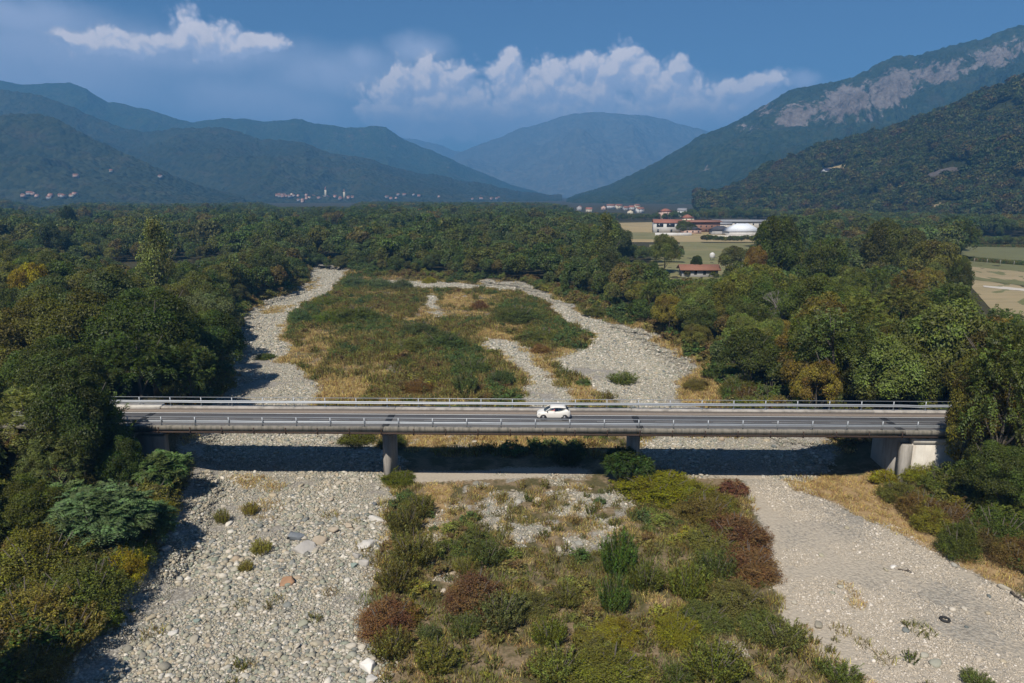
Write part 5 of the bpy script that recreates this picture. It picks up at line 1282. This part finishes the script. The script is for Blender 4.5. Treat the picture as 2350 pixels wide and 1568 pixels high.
# ------------------------------------------------------------------ shrubs that stand out: foot of the plant in the picture, width and height in picture units
SPL = []; SKN = []
def S(u, v, wpx, hpx, shape, col, label, name='shrub'):
    p = G(u, v, .4); z = float(hz(p[0], p[1])); p = G(u, v, z); d = depth_of(p[1], z)
    w = wpx*d/FPX; h = hpx*d/FPX/math.cos(math.atan2(CAMZ, p[1]))*.82
    if v > 1090 and 830 < u < 1800 and shape == 'bush': w *= 1.25; h *= .78; SPL.append((p[0], p[1], w*.4)); SKN.append((u, v-hpx*.5, p[1], short(label, 'bush|shrub|weeds|thicket|clump|willow|sapling')))
    return shrub(p[0], p[1], h, w, 'big_bush' if (shape == 'bush' and w > 3.6) else shape, col, label, name=name)
for q in [
 (250,1262,250,170,'frond',(.085,.125,.078),'blue green shrub with long feathered fronds on the left bank'),(140,1215,170,120,'frond',(.09,.13,.07),'feathered shrub left of the blue green frond shrub'),
 (375,1130,130,115,'frond',(.085,.125,.06),'leafy feathered shrub by the left bridge span'),(345,1240,130,100,'frond',(.075,.11,.06),'low feathered shrub overhanging the left gravel'),
 (280,1322,120,95,'bush',(.21,.17,.02),'yellow green bush at the left gravel edge'),(360,1185,90,80,'bush',(.15,.135,.03),'yellowish bush between the feathered shrubs'),
 (200,1390,190,140,'bush',(.085,.095,.03),'large olive bush on the lower left bank'),(90,1330,220,150,'bush',(.10,.10,.03),'broad olive bush at the left picture edge'),(60,1450,230,140,'bush',(.13,.11,.04),'brownish olive bush at the lower left edge'),
 (150,1470,160,100,'willow',(.12,.10,.04),'dry brown weedy shrub on the lower left bank'),(60,1560,190,110,'bush',(.10,.085,.045),'grey brown bush in the bottom left corner'),(170,1430,90,60,'bush',(.16,.09,.05),'reddish bush on the lower left bank'),
 (300,1290,110,80,'bush',(.08,.10,.03),'green bush above the yellow green one'),(240,1440,90,70,'bush',(.10,.12,.03),'small green bush at the left gravel corner'),(110,1530,120,70,'willow',(.11,.10,.05),'grassy shrub in the bottom left corner'),
 (885,1440,110,105,'bush',MA,'maroon bush at the left edge of the island'),(935,1420,60,70,'bush',(.16,.12,.03),'yellow tinged bush right of the maroon edge bush'),
 (1090,1385,115,115,'bush',(.125,.07,.05),'maroon bush with yellow foot in the front island'),(1075,1398,60,40,'bush',YE,'yellow low bush at the foot of the maroon one'),
 (1420,1320,90,140,'willow',(.075,.115,.035),'tall green willow shrub in the front island'),(1410,1400,80,110,'willow',(.07,.10,.035),'green willow shrub in front of the tall one'),
 (1510,1128,150,75,'bush',(.17,.165,.025),'bright yellow green bush below the right pier'),(1590,1140,90,60,'bush',(.15,.15,.03),'yellow green bush right of the bright one'),(1425,1108,100,100,'frond',(.04,.066,.022),'dark green feathered shrub beside the right pier'),
 (1470,1110,70,80,'frond',(.05,.08,.03),'dark feathered shrub in front of the right pier'),
 (1620,1190,120,85,'bush',(.13,.10,.042),'light brown bush at the right island edge near the bridge'),(1690,1240,130,100,'bush',MA,'large maroon bush at the right island edge'),(1640,1260,110,80,'bush',(.115,.11,.045),'olive brown bush beside the large maroon one'),
 (1720,1310,120,90,'bush',(.12,.07,.05),'maroon bush lower on the right island edge'),(1650,1160,80,50,'bush',(.10,.09,.03),'olive bush near the right pier'),(1680,1130,60,50,'bush',(.125,.062,.055),'small maroon bush by the right channel mouth'),
 (1690,1400,110,100,'bush',(.11,.10,.045),'grey olive bush on the right of the island'),(1640,1330,100,90,'willow',(.085,.10,.04),'green willow shrub right of the island middle'),(1580,1370,90,110,'willow',(.11,.12,.035),'yellowish willow shrub in the island middle'),
 (1555,1465,100,95,'bush',(.16,.15,.03),'yellow green bush low on the island'),(1480,1350,90,80,'willow',(.10,.11,.035),'olive willow shrub beside the tall green one'),(1620,1430,110,70,'bush',(.09,.10,.04),'green bush between the yellow bush and the maroon ones'),
 (1260,1475,80,70,'willow',(.10,.11,.03),'green willow shrub at the island bottom'),(1420,1465,90,70,'bush',(.15,.13,.03),'yellow olive bush below the tall willow'),(1350,1470,70,45,'bush',(.12,.11,.035),'low olive bush at the island bottom'),
 (1150,1430,120,80,'willow',(.09,.095,.05),'grey green willow shrub below the maroon island bush'),(1220,1400,100,60,'bush',(.10,.10,.045),'grey olive bush in the lower island'),(1190,1395,50,40,'bush',(.12,.058,.05),'small dark red bush in the lower island'),
 (1090,1250,70,55,'bush',(.085,.095,.04),'green bush in the upper island'),(1120,1290,90,60,'willow',(.085,.10,.04),'green willow shrub in the upper island'),
 (930,1220,90,80,'willow',(.12,.11,.045),'brown olive weeds at the left island edge'),(950,1290,110,90,'willow',(.11,.105,.045),'tall brown olive weeds left on the island'),(910,1350,100,80,'willow',(.125,.11,.045),'brownish weeds above the maroon edge bush'),(960,1180,80,60,'willow',(.115,.11,.04),'weeds beside the straw patch'),
 (915,1105,70,45,'bush',(.10,.11,.025),'green bush at the foot of the left pier'),(1000,1530,110,70,'willow',(.12,.115,.04),'olive weeds at the bottom left of the island'),(900,1500,90,70,'willow',(.11,.10,.04),'olive weeds by the big white boulder'),
 (1640,1545,140,80,'willow',(.12,.13,.04),'light green weeds at the island bottom'),(1400,1560,160,80,'bush',(.13,.13,.035),'yellow olive bush at the bottom picture edge'),(1280,1550,120,70,'willow',(.11,.12,.04),'green weeds at the bottom picture edge'),(1930,1560,90,45,'willow',(.10,.12,.04),'green weeds at the edge of the sandy track'),(1790,1480,110,70,'willow',(.095,.10,.045),'grey green shrub at the island tip'),(1740,1450,90,80,'bush',(.085,.10,.04),'dark green bush near the island tip'),(2240,1568,70,30,'willow',(.10,.12,.05),'small weeds on the bottom right gravel'),
 (2110,1090,90,60,'bush',(.16,.16,.025),'yellow green bush at the foot of the right wing wall'),(2030,1105,60,40,'bush',(.17,.155,.03),'small yellow green bush before the right abutment'),(2160,1075,100,90,'bush',(.13,.12,.03),'olive yellow bush against the right wing wall'),
 (2110,1180,110,75,'bush',(.11,.075,.04),'reddish brown bush on the right bank'),(2180,1200,130,80,'bush',(.105,.066,.042),'wide maroon brown bush on the right bank'),(2060,1140,90,50,'bush',(.10,.10,.035),'olive bush on the right bank'),(2260,1250,130,80,'bush',(.10,.075,.04),'brown bush on the right bank slope'),(2330,1290,110,80,'bush',(.12,.08,.04),'rusty bush at the right picture edge'),(2300,1180,150,110,'bush',(.06,.08,.025),'green bush on the right bank slope'),(2220,1130,120,100,'bush',(.07,.085,.028),'green bush below the rocks of the right bank'),
 (870,662,70,40,'bush',(.085,.11,.07),'blue grey willow clump at the top of the back island'),(815,658,60,38,'bush',(.08,.105,.066),'left blue grey willow clump at the top of the back island'),(920,662,60,32,'bush',(.085,.105,.066),'right blue grey willow clump at the top of the back island'),
 (690,742,56,60,'bush',(.075,.11,.06),'round blue green willow by the left channel bend'),(760,740,90,40,'bush',(.10,.13,.03),'green bush right of the round willow'),(820,735,110,50,'bush',(.085,.10,.03),'wide dark green bush in the back island'),(750,700,70,30,'bush',(.12,.13,.035),'yellowish bush high on the back island'),
 (960,770,110,50,'bush',(.07,.085,.04),'wide green bush in the middle of the back island'),(1020,800,120,60,'bush',(.065,.085,.035),'dark green thicket in the middle of the back island'),(940,810,90,50,'bush',(.09,.10,.04),'olive bush in the back island'),(1080,860,110,60,'bush',(.07,.09,.04),'green thicket beside the middle channel'),(1150,885,80,60,'bush',(.065,.09,.045),'green bush just behind the bridge by the middle channel'),
 (1150,890,50,30,'bush',(.125,.062,.055),'dark red bush just behind the bridge'),(960,900,80,45,'bush',(.15,.085,.04),'orange brown bush just behind the bridge'),(1070,905,60,80,'willow',(.10,.125,.06),'pale green willow sapling just behind the bridge'),
 (1190,735,130,45,'bush',(.085,.10,.04),'long olive thicket between the back channels'),(1240,780,110,36,'bush',(.08,.085,.03),'dark olive thicket at the right of the back island'),(1100,710,50,30,'bush',(.14,.075,.045),'reddish bush on the back island'),(1240,810,50,30,'bush',(.14,.08,.045),'reddish bush by the middle channel'),(1318,768,60,22,'bush',(.09,.10,.035),'olive bush beside the right back channel'),(1375,716,90,30,'bush',(.10,.105,.04),'olive thicket along the right back channel'),
 (1600,890,70,35,'bush',(.11,.09,.04),'brown bush at the edge of the right gravel flat'),(1430,880,70,40,'willow',(.10,.12,.05),'green weeds on the right gravel flat'),(1340,885,40,26,'bush',(.07,.095,.045),'small green bush on the right gravel flat'),(1845,905,90,60,'bush',(.24,.26,.05),'bright yellow green bush behind the right bridge railing'),(1700,900,110,60,'bush',(.09,.09,.03),'olive bush behind the right bridge railing'),
 (985,640,36,22,'bush',(.20,.19,.03),'bright yellow bush at the edge of the far wood'),(610,822,50,16,'bush',(.08,.10,.03),'low green bush alone in the left back channel'),
 (575,1180,36,40,'willow',(.20,.17,.07),'thin weeds in the middle of the left gravel'),(510,1200,36,46,'willow',(.16,.15,.065),'green weeds left in the gravel channel'),(600,1270,50,46,'willow',(.18,.165,.06),'green weeds above the gravel middle'),(565,1310,36,34,'willow',(.20,.17,.07),'small weeds in the gravel middle'),
 (820,1015,90,40,'bush',(.11,.11,.03),'green bush under the left bridge span'),(900,1025,70,50,'bush',(.08,.09,.03),'dark bush behind the left pier'),(1300,1060,70,60,'bush',(.045,.055,.02),'dark bush in the shade under the bridge')]: S(*q)

# ------------------------------------------------------------------ the rest of the undergrowth
x, y, rr = jgrid(-130, 150, 32, 335, 2.1, 601); z = hz(x, y)
cz = smp(corr_s, x, y); gz = smp(grav_s, x, y); bank = (cz < .35) & (y < 86) & (y > 30)
SSx = (x-B_O.x)*ca+(y-B_O.y)*sa; TTx = -(x-B_O.x)*sa+(y-B_O.y)*ca
under = (TTx > -1.0) & (TTx < DECK_W+3)
nz = np.where(y > 82, fbm(x/11, y/15, 33, 4)*1.25-.12, fbm(x/7, y/7, 33, 3))
isl = (cz > .6) & (gz < .25) & (smp(sand, x, y) < .3) & (smp(dry, x, y) < .4) & (nz+rr.normal(0, .07, len(x)) > np.where(y > 80, .545, .47)) & ~((smp(sparse, x, y) > .5) & (rr.random(len(x)) < .75)) & ~under
fringe = (cz > .03) & (cz <= .6) & (gz < .3) & ~under & (smp(dry, x, y) < .5)
k = in_view(x, y, z, 420) & (isl | (bank & ~under) | fringe) & ~((emb_ := embank(SSx, TTx)) > 5.8)
for (sx, sy, sr) in SPL: k &= ((x-sx)**2+(y-sy)**2 > (sr*.8)**2)
x, y, z, cz, nz, bank, fringe = x[k], y[k], z[k], cz[k], nz[k], bank[k], fringe[k]; n = len(x); rr = np.random.default_rng(602)
hgt = np.where(bank, rr.uniform(1.6, 3.4, n), np.where(fringe, rr.uniform(.9, 2.4, n)*np.where(y > 84, 1.5, 1), rr.uniform(.45, 1.5, n)*np.clip(.6+nz, .7, 1.4)*np.where(y > 80, 1.2, .85)))
wid = hgt*rr.uniform(1.0, 1.9, n)+.4
o_ = np.argsort(-hgt/y*in_view(x, y, z, 20)); NS = 175
ICOL = [((.085,.10,.035),'olive green'),((.11,.105,.04),'brownish green'),((.065,.09,.035),'green'),((.14,.13,.035),'yellowish green'),((.085,.10,.055),'grey green'),((.12,.08,.045),'reddish brown')]
HEROW = [.30, .24, .2, .1, .1, .06]
for j in o_[:NS]:
    c, cw_ = vrng.choices(ICOL, HEROW)[0]
    where = 'left bank below the bridge' if (x[j] < 0 and bank[j]) else 'right bank below the bridge' if bank[j] else 'island before the bridge' if y[j] < 70 else 'riverbed beyond the bridge'
    lab = f'{cw_} shrub on the {where}'
    su, sv = proj(x[j], y[j], z[j]+hgt[j]*.5); su, sv = float(su), float(sv)
    shrub(x[j], y[j], hgt[j], wid[j], vrng.choice(('bush','small_bush','willow')) if y[j] > 62 else vrng.choice(('bush','willow','bush')), c, rel_label(cw_, 'shrub', su, sv, y[j], SKN), group=lab, z=z[j]-.05)
rest = o_[NS:]; n = len(rest)
us = src_objs(UBUSH, 'ground_cover', 'low leafy ground cover on the river island', 'undergrowth', np.stack([x[rest], y[rest], z[rest]], 1))
scatter('island_undergrowth', np.stack([x[rest], y[rest], z[rest]-.03], 1), np.stack([np.zeros(n), np.zeros(n), rr.uniform(0, 6.28, n)], 1), np.stack([wid[rest], wid[rest], hgt[rest]], 1), np.clip(np.floor((fbm(x[rest]/9, y[rest]/13, 38, 3)-.5)*9+1.3+rr.normal(0, .6, n)), 0, 3).astype(int), us, 'low mixed bushes and weeds of the river islands', 'undergrowth')
# weeds and straw
x, y, rr = jgrid(-130, 150, 32, 300, 1.0, 611); z = hz(x, y); keep = in_view(x, y, z) & (rr.random(len(x)) < np.clip(130/y, .35, 1))
x, y, z = x[keep], y[keep], z[keep]; n = len(x); rr = np.random.default_rng(612)
cz = smp(corr_s, x, y); gz = smp(grav_s, x, y); dz_ = smp(blur(dry, 1), x, y); sz_ = smp(sparse, x, y); nz = fbm(x/5, y/5, 35, 3); sd = smp(sand, x, y)
SSx = (x-B_O.x)*ca+(y-B_O.y)*sa; TTx = -(x-B_O.x)*sa+(y-B_O.y)*ca; under = (TTx > 1.0) & (TTx < DECK_W+2); e_ok = embank(SSx, TTx) < 5.9
isl = (cz > .3) & (gz < .4) & (sd < .4) & ~under & e_ok
weed = isl & (dz_ < .4) & (rr.random(n) < np.where(sz_ > .5, .4, np.where(y > 80, np.clip((fbm(x/11, y/15, 33, 4)*1.25-.12-.36)*4.5, .12, .9), np.clip(.35+nz*1.2, 0, .97))))
weed |= (gz > .5) & (fbm(x/9, y/9, 36, 2) > .66) & (rr.random(n) < .10) & (TTx < -3)
straw = e_ok & ((dz_ > .35) & (rr.random(n) < .85) | isl & (nz+rr.normal(0, .1, n) < np.where(y > 80, .50, .44)) & (rr.random(n) < .45) | (isl & (rr.random(n) < .10)) | ((np.abs(gz-.35) < .25) & (cz > .3) & (rr.random(n) < .30) & (dz_ < .5) & ~under))
def patch(name, mask, meshes, label, cat, s0, s1, src):
    P_ = np.stack([x[mask], y[mask], z[mask]-.02], 1); m = len(P_); so = src_objs(meshes, src, label.replace('all over', 'growing on'), cat, P_)
    s = rr.uniform(s0, s1, m)*np.clip(y[mask]/75, .85, 1.5)
    scatter(name, P_, np.stack([np.zeros(m), np.zeros(m), rr.uniform(0, 6.28, m)], 1), np.stack([s, s, s*rr.uniform(.7, 1.2, m)], 1), (np.clip(np.floor((fbm(x[mask]/8, y[mask]/12, 39, 3)-.5)*12+2.5+rr.normal(0, 1.2, m)), 0, 5).astype(int) if len(meshes) == 6 else rr.integers(0, len(meshes), m)), so, label, cat)
patch('river_weeds', weed, WEED, 'thin green weeds all over the river island', 'weeds', .7, 1.6, 'weed_tuft')
patch('dry_grass', straw, STRAW, 'straw coloured dry grass all over the river margins', 'dry grass', .7, 1.2, 'grass_tuft')
# crop rows on the right
rows = []
for (ua, va, ub, vb, nrow, hh_) in [(2232,600,2700,640,6,1.9),(2215,566,2700,575,5,1.7)]:
    a = onp(ua, va); b = onp(ub, vb)
    for r_ in range(nrow):
        for t in np.linspace(0, 1, 150): q = a+(b-a)*t; rows.append((q[0], q[1]+r_*2.6*(1 if nrow == 6 else 3), hh_))
rows = np.array(rows); n = len(rows); rz_ = hz(rows[:, 0], rows[:, 1])
scatter('crop_rows', np.stack([rows[:, 0], rows[:, 1], rz_], 1), np.stack([np.zeros(n), np.zeros(n), rr.uniform(0, 6.28, n)], 1), np.stack([np.full(n, 1.5), np.full(n, 1.5), rows[:, 2]], 1), rr.integers(0, 4, n), us, 'rows of green crops in the field at right', 'crop')
a = onp(2232, 603); b = onp(2700, 643)
pmesh = MB().tube([(0, 0, -.3), (0, 0, 2.2)], .08, 6).mesh('vine_post', plain('grey_post', (.35, .33, .30), .9))
for i in range(14):
    q = a+(b-a)*i/13; tag(link('vine_post', pmesh, loc=(q[0], q[1]-1.0, float(hz(q[0], q[1])))), 'grey post along the front of the vineyard row', 'post', 'posts of the vineyard')
a = onp(2190, 568); b = onp(2800, 560); hedge = []
for t in np.linspace(0, 1, 60):
    for k_ in range(2): q = a+(b-a)*t; hedge.append((q[0]+vrng.uniform(-1, 1), q[1]+k_*5+8, vrng.uniform(4, 6)))
for t in np.linspace(0, 1, 14):
    for k_ in range(2): q = onp(1617+t*150, 558); hedge.append((q[0], q[1]+k_*4, vrng.uniform(3.5, 5)))
hedge = np.array(hedge); n = len(hedge)
scatter('orchard_rows', np.stack([hedge[:, 0], hedge[:, 1], hz(hedge[:, 0], hedge[:, 1])], 1), np.stack([np.zeros(n), np.zeros(n), rr.uniform(0, 6.28, n)], 1), np.stack([hedge[:, 2]]*3, 1), rr.integers(0, 5, n), SRC, 'dark orchard rows at the edge of the fields', 'orchard')

# clearing and rock outcrop on the wooded hill
def hill_patch(poly, name, mat, lift):
    u_, v_ = proj(AX, AY, AZ); m = in_poly(u_, v_, poly); n_ = AX.shape[1]; fs = []
    idx = np.where(m)
    for i_, j_ in zip(*idx):
        if i_+1 < AX.shape[0] and j_+1 < n_ and m[i_+1, j_] and m[i_, j_+1] and m[i_+1, j_+1]:
            fs.append((i_*n_+j_, i_*n_+j_+1, (i_+1)*n_+j_+1, (i_+1)*n_+j_))
    if not fs: return
    fs = np.array(fs); us_, inv = np.unique(fs, return_inverse=True)
    V = np.stack([AX.ravel()[us_], AY.ravel()[us_], AZ.ravel()[us_]+lift], 1)
    tag(link(name, mesh_np(name, V, inv.reshape(fs.shape), mat, True)), kind='structure')
hill_patch([(1880,394),(1905,384),(1955,374),(1968,380),(1938,402),(1888,404)], 'hill_meadow', M_STRAW, .8)
hill_patch([(2040,450),(2100,450),(2100,474),(2040,474)], 'hill_scar', M_SOIL, .8)
hill_patch([(2262,335),(2318,335),(2318,356),(2262,356)], 'hill_scar', M_SOIL, .8)
hill_patch([(2120,478),(2170,462),(2250,470),(2320,462),(2330,482),(2200,486)], 'hill_meadow', M_SOIL, .8)
MAT['outcrop'] = plain('outcrop_rock', (.085, .072, .065), .95, scale=.12, var=.5, bump=.6)
q = on_hill('right_wooded_hill', 2195, 402); r_ = np.random.default_rng(9); vv, ff = ico(4); vv = vv*(1+.35*(fbm(vv[:, 0]*2.5+3, vv[:, 2]*2.5, 8, 4)-.5)[:, None])
tag(link('rock_outcrop', mesh_np('rock_outcrop', vv*np.array((30, 12, 13)), ff, MAT['outcrop'], False), loc=q+np.array((0, 8, -5))), 'bare grey rock outcrop on the wooded hill', 'rock')

q = onp(1634, 598); q[2] = float(hz(q[0], q[1]))
tk = thing('water_tank', 'white rounded tank behind the brown roofed farm building', 'tank', q)
MB().tube([(0, 0, 1.0), (0, 0, 1.3), (0, 0, 2.6), (0, 0, 3.3), (0, 0, 3.6)], [.9, 1.15, 1.2, .8, .15], 16).build('vessel', WALLS['white'], tk, True)
for a_ in (0, 2.1, 4.2): MB().tube([(.8*math.cos(a_), .8*math.sin(a_), -.3), (.8*math.cos(a_), .8*math.sin(a_), 1.1)], .07, 6).build('leg', MAT['galv'], tk)
